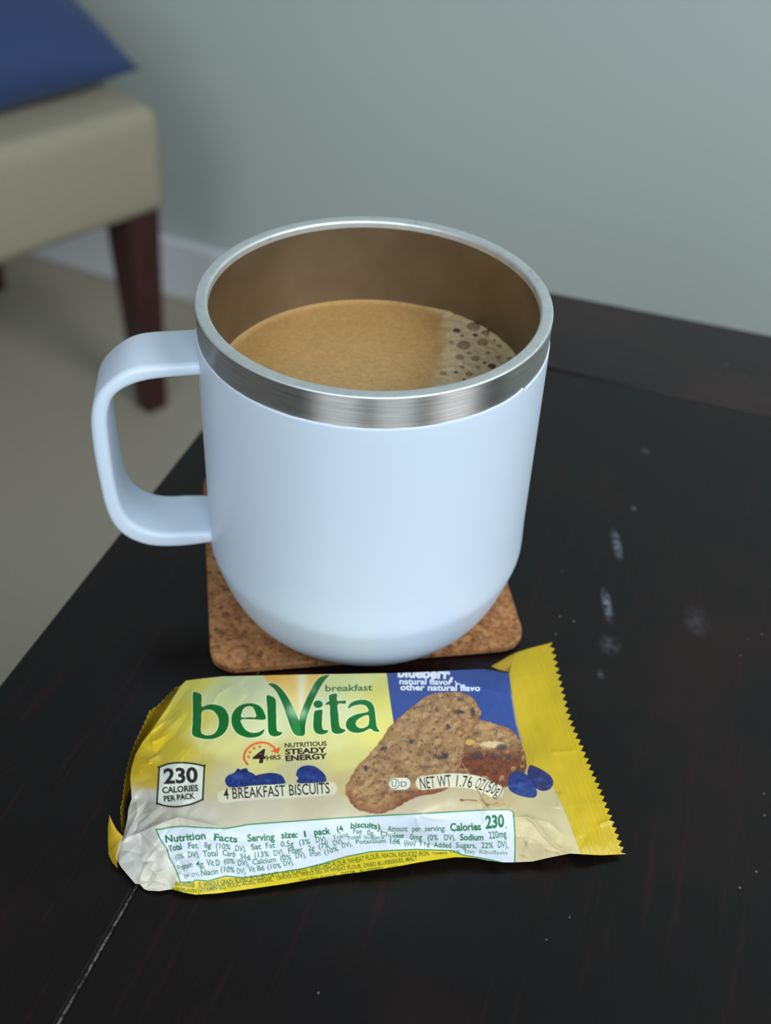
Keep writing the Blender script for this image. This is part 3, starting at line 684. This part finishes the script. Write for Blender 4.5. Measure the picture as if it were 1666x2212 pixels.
# nutrition label
lab = np.array([(337,1792),(350,1791),(368,1787),(394,1785),(440,1788),(488,1790),(536,1781),(620,1775),(720,1768),(801,1763),(902,1758),(1043,1750),(1100,1749),(1109,1754),(1112,1790),(1113,1830),(1112,1866),(1104,1868),(1053,1856),(1000,1847),(975,1837),(902,1835),(850,1837),(801,1840),(750,1850),(700,1865),(656,1876),(560,1892),(524,1896),(488,1892),(450,1903),(421,1901),(418,1905),(390,1906),(386,1894),(380,1878),(366,1853),(361,1834),(346,1812)], float)
yel = np.array([(372,1920),(380,1906),(395,1900),(421,1898),(450,1898),(488,1888),(524,1892),(560,1888),(656,1872),(700,1861),(750,1846),(801,1836),(902,1830),(975,1832),(1010,1846),(1040,1860),(1040,1880),(800,1900),(560,1945),(380,1945)], float)
sl = bbox(yel); comp(sl, pmask(yel, sl), lin((206, 184, 34)))
sl = bbox(lab); comp(sl, pmask(lab, sl), lin((204, 213, 221)))
stroke(lab, 3.0, (24, 126, 66), closed=True, sm=False)
G2 = (22, 118, 78); G3 = (8, 104, 54); B_ = .034; N_ = .016
LN = [('Nutrition',358,1820,445,1812,15,B_),('Facts',462,1815,513,1820,14,B_),('Serving',535,1818,594,1814.5,15,B_),('size:',608,1811,644,1809,13.5,B_),('1',657.5,1808,662,1807.5,12.5,B_),('pack',679,1804.5,715,1801,13.5,B_),('(4',730,1798.5,743,1794,12,B_),
('Amount',838,1796,881,1796,12,N_),('per',891,1796,909,1796,11.5,N_),('serving:',918,1795.5,963,1795,11.5,N_),('Calories',973,1795,1040,1793,16,B_),('230',1049,1789.5,1090,1785.5,26,.04),(',',1092,1788,1095,1787.5,12,N_),
('Total',366,1840,394,1834,13,B_),('Fat',407,1833,428,1832,12.5,.02),('8g',441,1831,456,1831.5,12,N_),('(10%',466,1832,498,1835.5,11.5,N_),('DV),',508,1838,532,1840,12,N_),('Sat',543,1836,565,1834,12,.02),('Fat',575,1833,595,1831,12,N_),('0.5g',607,1829,635,1828,12,N_),('(3%',647,1826,671,1823,11.5,N_),('DV),',683,1820,707,1818,12,N_),
('Fat',763,1800,782,1801.5,10.5,N_),('0g.',793,1803,810,1805,10.5,N_),('Cholest',822,1806,873,1811,10,B_),('0mg',886,1813.5,912,1814,12,N_),('(0%',924,1815,947,1815,12,N_),('DV),',960,1815,984,1815,12,N_),('Sodium',994,1815,1045,1815,13,B_),('220mg',1057,1812,1095,1808,15,N_),
('(0%',380,1858,398,1853.5,11,N_),('DV),',406,1852,431,1852.5,12.5,N_),('Total',439,1851,471,1849,13,.02),('Carb',480,1847,509,1852,12,.025),('36g',519,1856,542,1854.5,11,N_),('(13%',550,1852,582,1850,11.5,N_),('DV),',592,1849,615,1846,12,N_),('Fiber',624,1844,655,1840.5,12.5,N_),('2g',666,1837.5,680,1836.5,11,N_),('(7%',689,1834,712,1831,11.5,N_),
('DV),',721,1827,743,1822,11,N_),('Total',750,1814,779,1811,7.5,.015),('Sugars',787,1812,830,1812,5.5,.015),('12g',843,1817,864,1818,7.5,N_),('(Incl',873,1822,898,1824,8,N_),('11g',908,1827,929,1828,9,N_),('Added',937,1831,975,1831,11.5,N_),('Sugars,',985,1831,1030,1832,11.5,N_),('22%',1040,1832,1066,1832,12,N_),('DV),',1076,1831,1098,1831,14,N_),
('Protein',386,1881,417,1872,12,.02),('4g,',423,1872,442,1873.5,13.5,N_),('Vit',447,1871,463,1870,13.5,N_),('D',467,1870,475,1869.5,13,N_),('(0%',484,1865,507,1866,11,N_),('DV),',514,1870,538,1870,12,N_),('Calcium',546,1868,597,1862,11.5,N_),('(0%',606,1859,630,1857,11,N_),('DV),',639,1854,662,1852,11,N_),('Iron',670,1850,693,1848,11.5,N_),('(10%',702,1846,732,1838,10.5,N_),
('DV),',740,1832,762,1827,10,N_),('Potassium',769,1823,834,1820.5,9,N_),('10%',843,1823,865,1824,6.5,N_),('DV)',874,1828,897,1828,6,N_),
('0g',401,1899,410,1893,9,.02),('DV),',416,1894,432,1891,8,N_),('Niacin',435,1892,472,1888,12.5,N_),('(10%',477,1884,507,1885,12.5,N_),('DV),',512,1888,532,1888,12,N_),('Vit',537,1884,552,1883,12,N_),('B6',556,1881,572,1880,10.5,N_),('(10%',578,1877.5,608,1875,10,N_),('DV).',613,1870.5,636,1868,10,N_),
('(2%',972,1841,995,1842,5,N_),('DV)',1004,1843,1025,1845,7,N_),('Riboflavin',1036,1844.5,1096,1846.5,9,.004)]
for s, x0, y0, x1, y1, h, b in LN: text(s, x0, y0, x1, y1, h, G3 if b > .015 else G2, b, lean=(-.10 if h < 20 else 0)+.06)
text('biscuits),', 757, 1790.5, 826, 1795.5, 12.5, G3, B_, bend=-5); text('Trans', 719, 1815, 752, 1805.5, 10, G2, N_, .2)
DG = (62, 92, 18)
for s, x0, y0, x1, y1, h in [('INGREDIE',378,1912.5,420,1917,9),('S:',428,1917,437,1917,11),('WHOLE GRAIN BLEND (ROLLED OATS,',440,1917.5,605,1893.5,11),('RYE FLAKES),',611,1893,667,1884,10),('ENRICHED FLOUR [WHEAT FLOUR,',672,1883,822,1853,11),('NIACIN, REDUCED IRON.',825,1853,929,1847.5,9.5),('THIAMINE',933,1846,967,1845,5),
        ('RIBOFLAVIN',373,1925,424,1928.5,8),('(VITAMIN B2), FOLIC ACID), SUGAR,',428,1928.5,590,1903,8.5),('CANOLA OIL, WHOLE GRA',598,1901,698,1886.5,7.5),('IN WHEAT FLOUR, DRIED BLUEBERRIES, MALT',701,1885.5,902,1858,8.5),
        ('NATURAL FLAVOR,',648,1904,729,1893,6),('DATEM,',738,1891,770,1886,6.5),('BLUEBERRY',778,1885,830,1878,6.5),('HONEY',838,1876,862,1872,4)]:
    text(s, x0, y0, x1, y1, h, DG, .022)
# crimped end seal and its printed yellow edge
fin_in = [(1098,1440),(1100,1452),(1106,1500),(1113,1545),(1122,1592),(1136,1632),(1139,1658),(1165,1672),(1188,1690),(1200,1708),(1216,1740),(1235,1790),(1256,1846),(1256,1870),(1400,1900),(1400,1350),(1098,1350)]
fp = np.array(fin_in, float); sl = bbox(fp); fm = pmask(fp, sl)
c_f = lin((192, 164, 28))*(1+.10*vnoise(xx[sl], yy[sl], 30., 71)+.08*vnoise(xx[sl]*1.+yy[sl]*-.35, yy[sl]*.08, 4., 72))[..., None]
keep = art[sl].copy(); art[sl] = np.where(fm[..., None], c_f, keep)
berry(Z5([(1380,712),(1420,718),(1475,745),(1530,785),(1552,830),(1535,875),(1490,895),(1440,885),(1410,850),(1365,780)]), (40, 38, 94))
berry(Z5([(1225,830),(1240,780),(1290,755),(1350,770),(1395,820),(1432,890),(1425,937),(1370,942),(1290,922),(1235,885)]), (34, 54, 120))
stroke([(1104,1490),(1110,1530),(1118,1570),(1128,1605)], 3, (110, 112, 130), .5, soft=2)
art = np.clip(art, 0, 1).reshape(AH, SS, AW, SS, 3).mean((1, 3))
# back of the film at the torn tip is yellow print
def art_at(px, py):
    x = np.clip(px-AX-.5, 0, AW-1.001); y = np.clip(py-AY-.5, 0, AH-1.001); x0 = x.astype(int); y0 = y.astype(int); fx = (x-x0)[..., None]; fy = (y-y0)[..., None]
    return (art[y0, x0]*(1-fx)+art[y0, x0+1]*fx)*(1-fy)+(art[y0+1, x0]*(1-fx)+art[y0+1, x0+1]*fx)*fy

# ------------------------------------------------------------------ snack wrapper: the pillow-shaped film
HP = [(402,1470,8.5),(440,1466,10),(480,1461,10),(560,1459,13),(640,1457,14),(740,1455,15),(840,1454,15),(980,1448,14.5),(1060,1446,12.5),(1100,1455,11),
 (420,1490,11),(480,1492,13),(560,1490,16),(640,1490,17),(740,1490,18),(840,1490,18),(980,1490,17),(1080,1490,13.5),
 (364,1524,9),(324,1582,9),(292,1628,8.5),(281,1661,7.5),(283,1726,5.5),(274,1769,5),(267,1805,4),(252,1823,4),
 (300,1640,9),(340,1600,10),(420,1600,14),(600,1600,17),(840,1600,18),(1000,1600,17),(1080,1600,14),(1120,1592,10.5),(400,1540,12),
 (340,1700,10),(480,1700,14.5),(700,1700,17),(900,1700,17.5),(1080,1700,15),(1150,1690,12),(1190,1704,9),
 (340,1755,10),(480,1755,14),(700,1755,16),(900,1755,16.5),(1050,1750,14.5),(1150,1750,11),(1216,1745,7.5),
 (340,1790,9.5),(490,1790,13),(700,1775,15.2),(900,1768,15.5),(1060,1765,13),(1150,1790,10),(1235,1790,5.5),
 (290,1840,5),(400,1845,8),(560,1845,9),(700,1830,9),(900,1805,9.5),(1060,1815,8),(1180,1825,7),(1250,1840,3.5),
 (247,1850,2.5),(270,1885,2),(292,1909,1.5),(321,1924,1.2),(371,1920,1.5),(422,1933,1),(544,1920,1),(688,1897,1.6),(780,1884,2),(852,1873,2.6),(931,1859,3),(1003,1852,3),(1054,1859,2.4),(1111,1863,2),(1151,1861,2),(1230,1844,3),(1256,1845,3),
 (1190,1388,9),(1205,1452,10),(1226,1538,10),(1252,1603,9),(1273,1654,8),(1295,1704,7),(1316,1758,5.5),(1334,1805,3.5),(1347,1844,1.5),(1300,1846,2),(1115,1409,9),(1061,1439,8),(1150,1500,9.5),(1180,1600,9),(1220,1680,8)]
hp = np.array(HP, float); U = hp[:, :2]/300
def tps(r2): return .5*r2*np.log(r2+1e-12)
n_h = len(hp); Kmat = tps(((U[:, None]-U[None])**2).sum(-1))+np.eye(n_h)*.004; Pm = np.c_[np.ones(n_h), U]
sol = np.linalg.solve(np.block([[Kmat, Pm], [Pm.T, np.zeros((3, 3))]]), np.r_[hp[:, 2], 0, 0, 0])
def h_base(px, py):
    u = px/300; v_ = py/300; out = sol[-3]+sol[-2]*u+sol[-1]*v_
    for i in range(n_h): out = out+sol[i]*tps((u-U[i, 0])**2+(v_-U[i, 1])**2)
    return out
gy_, gx_ = np.mgrid[AY-10:AY+AH+12:4, AX-10:AX+AW+12:4].astype(float); HB = h_base(gx_, gy_)
def h_smooth(px, py):
    x = np.clip((px-AX+10)/4, 0, HB.shape[1]-1.001); y = np.clip((py-AY+10)/4, 0, HB.shape[0]-1.001); x0 = x.astype(int); y0 = y.astype(int); fx = x-x0; fy = y-y0
    return (HB[y0, x0]*(1-fx)+HB[y0, x0+1]*fx)*(1-fy)+(HB[y0+1, x0]*(1-fx)+HB[y0+1, x0+1]*fx)*fy
Z6 = lambda L: [(220+x*.2351, 1440+y*.2351) for x, y in L]
Z8 = lambda L: [(980+x*.2281, 1380+y*.2281) for x, y in L]
CR = [(Z6([(150,1615),(260,1560),(370,1520),(480,1462),(590,1425),(700,1388),(860,1420),(1020,1462),(1140,1490)]), 1.0, 7),
 (Z6([(370,1520),(390,1560),(500,1660)]), .6, 6), (Z6([(190,1640),(250,1500),(330,1340),(300,1190)]), .7, 8), (Z6([(290,1560),(340,1420),(440,1350)]), -.6, 8),
 (Z6([(300,1180),(400,1270),(430,1350)]), -.5, 9), (Z6([(415,1790),(420,1830),(500,1900),(620,1860)]), .7, 7), (Z6([(415,1790),(340,1990)]), .5, 7), (Z6([(415,1790),(480,1700),(540,1660)]), .4, 6),
 (Z6([(130,1700),(250,1690),(400,1740)]), -.45, 9), (Z6([(300,1980),(460,1960),(640,2010)]), .6, 7), (Z6([(600,1720),(680,1860),(720,1900)]), -.7, 7), (Z6([(700,1900),(860,1940)]), .5, 6),
 (Z6([(660,460),(540,530),(450,600),(380,680)]), .7, 9), (Z6([(620,612),(500,680),(440,690)]), .6, 8), (Z6([(540,805),(430,860),(440,900)]), .7, 8), (Z6([(300,700),(420,760),(540,800)]), -.5, 10), (Z6([(800,180),(700,330),(500,520)]), -.35, 14),
 ([(500,1480),(470,1500),(455,1530)], .35, 9), ([(520,1466),(540,1500),(500,1540)], -.3, 14),
 (Z8([(580,1690),(700,1690),(760,1730),(860,1860),(970,1970),(1080,2010),(1200,2036)]), 1.1, 6), (Z8([(700,1690),(900,1740),(1060,1870)]), .5, 7), (Z8([(720,1890),(690,2000),(660,2080)]), .6, 8), (Z8([(590,1880),(660,1870)]), .4, 5), (Z8([(860,1990),(1040,2030)]), .5, 6),
 (Z8([(1010,1440),(1000,1620)]), .5, 9), (Z8([(250,1450),(330,1590)]), -.6, 5), (Z8([(80,1180),(220,1440)]), .35, 4), (Z8([(270,1630),(250,1700),(265,1760)]), -.6, 6),
 ([(899,1758),(930,1768),(970,1771)], .35, 4), ([(899,1760),(905,1785),(925,1800)], .35, 6), ([(760,1798),(800,1786),(850,1800),(900,1820),(960,1832),(1000,1838)], -.7, 9), ([(780,1765),(830,1764),(890,1758)], .3, 4),
 ([(700,1812),(790,1800),(860,1812)], .5, 8), ([(385,1850),(395,1885),(425,1900)], -.8, 6), ([(400,1845),(470,1858),(560,1850)], .35, 10), ([(440,1815),(480,1830),(560,1835)], -.3, 10),
 ([(972,1450),(1000,1470),(1050,1488),(1096,1500)], .6, 7), ([(1060,1448),(1072,1500),(1096,1560)], -.4, 8), ([(1070,1520),(1040,1560),(1070,1590)], .3, 8),
 (Z8([(760,1070),(770,1200)]), .25, 5), (Z8([(900,1075),(1180,1060)]), .35, 5), (Z8([(1370,1760),(1500,1710)]), .5, 5), (Z8([(1120,1560),(1480,1560)]), .15, 10), (Z8([(640,330),(700,600),(800,900)]), -.5, 14)]
def creases(px, py):
    out = np.zeros(px.shape)
    for pts, amp, wd_ in CR:
        p = np.array(pts, float); lo = p.min(0)-wd_*4; hi = p.max(0)+wd_*4
        idx = np.nonzero((px > lo[0]) & (px < hi[0]) & (py > lo[1]) & (py < hi[1]))
        X = px[idx]; Y = py[idx]; d = np.full(X.shape, 1e9); cum = np.linspace(0, 1, len(p)); tb_ = np.zeros(X.shape)
        for i in range(len(p)-1):
            a, b = p[i], p[i+1]; e = b-a; t = np.clip(((X-a[0])*e[0]+(Y-a[1])*e[1])/(e@e+1e-9), 0, 1)
            q = np.hypot(X-a[0]-t*e[0], Y-a[1]-t*e[1]); s = q < d; d = np.where(s, q, d); tb_ = np.where(s, cum[i]+t*(cum[i+1]-cum[i]), tb_)
        out[idx] += amp*np.exp(-np.sqrt(d*d+1.2)/wd_*1.1)*np.clip(np.sin(np.pi*np.clip(tb_, .04, .96))*1.8, 0, 1)
    return out
def h_full(px, py):
    h = h_smooth(px, py)
    lw = np.exp(-((px-290)/130)**2)+.7*np.exp(-((px-1170)/90)**2)*np.exp(-((py-1800)/70)**2)+.35*np.clip((py-1790)/40, 0, 1)
    # crumpled facets: a few folded noise layers
    f1 = np.abs(lnoise(px+py*.7, py-px*.6, 70., 81))*2-.5; f2 = np.abs(lnoise(px-py*.5, py+px*.9, 38., 82))*2-.5
    h = h+lw*(f1*1.2+f2*.6)+.10*vnoise(px, py, 40., 83)*2+.035*vnoise(px, py, 13., 84)+creases(px, py)
    # crimp lines along the end seal
    fin = np.clip((px-(1150+(py-1450)*.28))/30, 0, 1)
    s = (px-(1205+(py-1452)*.36)); h = h+fin*.045*np.sin(s/1.6)+fin*.25*np.sin(s/17+vnoise(px, py, 60., 85)*2)
    return np.maximum(h, .35)/1000
def curve_at(pts, n):
    p = np.array(pts, float); s = np.r_[0, np.cumsum(np.linalg.norm(np.diff(p, axis=0), axis=1))]; u = np.linspace(0, s[-1], n)
    return np.stack([np.interp(u, s, p[:, 0]), np.interp(u, s, p[:, 1])], 1)
top = [(402,1470),(440,1465),(480,1461),(560,1459),(640,1457),(740,1455.5),(840,1454),(900,1452),(950,1450),(980,1448),(1020,1446),(1045,1445),(1070,1449),(1100,1454)]
left = [(402,1470),(390,1482),(364,1524),(345,1552),(324,1582),(306,1605),(292,1630),(284,1658),(281,1680),(283,1705),(284,1726),(277,1748),(275,1769),(270,1790),(266,1805),(252,1821),(248,1835),(249,1852),(262,1874),(278,1893),(292,1909)]
bot = [(292,1909),(302,1910),(312,1921),(321,1924),(345,1925),(371,1921),(396,1928),(422,1933),(470,1930),(544,1920),(620,1909),(688,1897),(740,1889),(780,1884),(852,1873),(900,1864),(931,1859),(982,1852),(1003,1852),(1030,1854),(1054,1859),(1085,1863),(1111,1863),(1151,1861),(1190,1852),(1230,1844),(1256,1845)]
right = [(1100,1454),(1106,1500),(1113,1545),(1122,1592),(1136,1632),(1150,1662),(1180,1690),(1200,1708),(1216,1740),(1235,1790),(1256,1845)]
def coons(t_, b_, l_, r_, nx, ny):
    T, B, Lf, Rg = curve_at(t_, nx), curve_at(b_, nx), curve_at(l_, ny), curve_at(r_, ny)
    u = np.linspace(0, 1, nx)[None, :, None]; v_ = np.linspace(0, 1, ny)[:, None, None]
    return (1-v_)*T[None]+v_*B[None]+(1-u)*Lf[:, None]+u*Rg[:, None]-((1-u)*(1-v_)*T[0]+u*(1-v_)*T[-1]+(1-u)*v_*B[0]+u*v_*B[-1])
wr = empty('snack_wrapper', (0, -.065, 0), 'opened yellow and cream breakfast biscuit wrapper with green logo in front of the coaster', 'wrapper')
NX, NY = 900, 420
G = coons(top, bot, left, right, NX, NY); gx, gy = G[..., 0], G[..., 1]
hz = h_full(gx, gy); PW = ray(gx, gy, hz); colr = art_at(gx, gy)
# underside: the film turns in under the rim all round and lies on the table
rim = np.concatenate([np.arange(NX), (np.arange(1, NY))*NX+NX-1, (NY-1)*NX+np.arange(NX-2, -1, -1), np.arange(NY-2, 0, -1)*NX])
Pf = PW.reshape(-1, 3); cf = colr.reshape(-1, 3); ring0 = Pf[rim]; cen = ring0.mean(0); n_r = len(rim)
rings = []; cols = []
for dz, ins in ((.25, .0012), (.7, .0030), (1., .0080)):
    q = ring0.copy(); dirv = cen[:2]-q[:, :2]; dirv[:, 0] *= .45; ln_ = np.linalg.norm(dirv, axis=1)[:, None]; q[:, :2] += dirv/ln_*ins*(1+ring0[:, 2:3]*40*(dz < 1)); q[:, 2] = ring0[:, 2]*(1-dz)+.0002*dz
    rings.append(q); cols.append(cf[rim]*1.0)
base_i = len(Pf); V = np.vstack([Pf]+rings+[[[cen[0], cen[1], .0002]]]); Cc = np.vstack([cf]+cols+[[cf[rim].mean(0)]])
Q = grid_faces(NY, NX)[:, ::-1]; idx = [rim]+[base_i+k*n_r+np.arange(n_r) for k in range(3)]; ex = []
for k in range(3): a, b = idx[k], idx[k+1]; ex.append(np.stack([a, np.roll(a, -1), np.roll(b, -1), b], 1))
last = idx[3]; ci = base_i+3*n_r
ex.append(np.stack([last[0:-1:2], last[1::2][:len(last[0:-1:2])], np.roll(last, -2)[0:-1:2], np.full(len(last[0:-1:2]), ci)], 1))
Qall = np.vstack([Q[:, ::-1]]+ex)
child('printed_film', V, Qall, M_FILM, wr, col=Cc)
# right end seal with pinked edge
tooth = []
outer = curve_at([(1190,1388),(1198,1420),(1205,1452),(1216,1496),(1226,1538),(1238,1572),(1252,1603),(1273,1654),(1295,1704),(1316,1758),(1334,1805),(1348,1846)], 33*8+1)
NT_ = 33; tn = np.diff(outer, axis=0); tn = np.vstack([tn, tn[-1]]); tn /= np.linalg.norm(tn, axis=1)[:, None]; nrm = np.stack([tn[:, 1], -tn[:, 0]], 1)
ph = (np.arange(len(outer))/8) % 1; zig = np.abs(ph-.5)*2
wob = 1+.25*vnoise(np.arange(len(outer))*1., np.zeros(len(outer)), 8., 91)
outer = outer+nrm*((zig-.5)*9.5*wob)[:, None]
nyf = len(outer); topf = [(1100,1454),(1104,1440),(1108,1422),(1116,1409),(1140,1401),tuple(outer[0])]; botf = [(1256,1845),(1300,1847),tuple(outer[-1])]
nxf = 130; T, B, Lf = curve_at(topf, nxf), curve_at(botf, nxf), curve_at(right, nyf)
u = np.linspace(0, 1, nxf)[None, :, None]; v_ = np.linspace(0, 1, nyf)[:, None, None]
G = (1-v_)*T[None]+v_*B[None]+(1-u)*Lf[:, None]+u*outer[:, None]-((1-u)*(1-v_)*T[0]+u*(1-v_)*T[-1]+(1-u)*v_*B[0]+u*v_*B[-1])
gx, gy = G[..., 0], G[..., 1]; hz = h_full(gx, gy)
top_s = ray(gx, gy, hz).reshape(-1, 3); V = np.vstack([top_s, top_s-[0, 0, .0002]]); N1 = nyf*nxf; Q = grid_faces(nyf, nxf)
rimf = np.concatenate([np.arange(nxf), (np.arange(1, nyf))*nxf+nxf-1, (nyf-1)*nxf+np.arange(nxf-2, -1, -1), np.arange(nyf-2, 0, -1)*nxf])
side_q = np.stack([rimf, np.roll(rimf, -1), np.roll(rimf, -1)+N1, rimf+N1], 1)
cfin = art_at(gx, gy).reshape(-1, 3)
tag(child('end_seal', V, np.vstack([Q, Q[:, ::-1]+N1, side_q]), M_FILM, wr, col=np.vstack([cfin, cfin])), 'yellow crimped seal with zigzag edge')
def sheet(name, pts_a, ha, pts_b, hb, mat, label=None, nx=60, ny=10, bulge=0, zig=0, cols=None):
    A, B = curve_at(pts_a, nx), curve_at(pts_b, nx)
    if zig: 
        tn = np.gradient(A, axis=0); tn /= np.linalg.norm(tn, axis=1)[:, None]; A = A+np.stack([tn[:, 1], -tn[:, 0]], 1)*((np.arange(nx) % 4)/4*zig)[:, None]
    ha = np.interp(np.linspace(0, 1, nx), np.linspace(0, 1, len(ha)), ha); hb = np.interp(np.linspace(0, 1, nx), np.linspace(0, 1, len(hb)), hb)
    V = []
    for j in range(ny+1):
        t = j/ny; q = A*(1-t)+B*t; h = ha*(1-t)+hb*t+bulge*math.sin(math.pi*t); V.append(ray(q[:, 0], q[:, 1], h/1000))
    V = np.concatenate(V); N = len(V); Q = grid_faces(ny+1, nx)
    r = np.concatenate([np.arange(nx), (np.arange(1, ny+1))*nx+nx-1, ny*nx+np.arange(nx-2, -1, -1), np.arange(ny-1, 0, -1)*nx])
    V2 = np.vstack([V, V-[0, 0, .00015]]); Qs = np.stack([r, np.roll(r, -1), np.roll(r, -1)+N, r+N], 1)
    o = child(name, V2, np.vstack([Q, Q[:, ::-1]+N, Qs]), mat, wr)
    bm = bmesh.new(); bm.from_mesh(o.data); bmesh.ops.recalc_face_normals(bm, faces=bm.faces[:]); bm.to_mesh(o.data); bm.free()
    if label: tag(o, label)
    return o
sheet('folded_corner', [(1061,1439),(1082,1427),(1100,1416),(1117,1408)], [8, 8.6, 8.8, 9], [(1061,1440),(1078,1447),(1094,1451),(1101,1453)], [8, 8.5, 9, 9.5], M_YEL, 'small folded yellow film corner', 24, 8, .3)
# torn left end: pinked strip behind the mouth, small torn flap in front
sheet('torn_seal', [(378,1485),(360,1503),(339,1524),(322,1535),(310,1563),(292,1600),(278,1640),(271,1668),(267,1697),(264,1726),(259,1745),(262,1795),(266,1812)], [3.5, 4, 4.5, 5, 5, 5, 5, 5, 5, 4.5, 4, 3.5, 3],
      [(400,1478),(372,1522),(340,1566),(318,1600),(302,1630),(291,1655),(289,1690),(281,1705),(272,1722),(268,1745),(269,1780),(271,1800),(272,1812)], [1.5, 1, 1, 1, 1, 1, 1, 1, 1, 1, 1, 1, 1], M_YEL, 'shaded ochre inside of the torn pinked seal', 120, 12, -.6, 3.2)
sheet('torn_flap', [(236,1760),(233,1785),(233,1815),(234,1845),(242,1862),(254,1876)], [7, 5.5, 4, 2.6, 2, 1.6], [(237,1761),(243,1775),(252,1792),(266,1807),(256,1822),(252,1860)], [7, 6.6, 6.2, 5.5, 5, 3.5], M_YEL, 'bright yellow torn flap', 40, 10, .5)
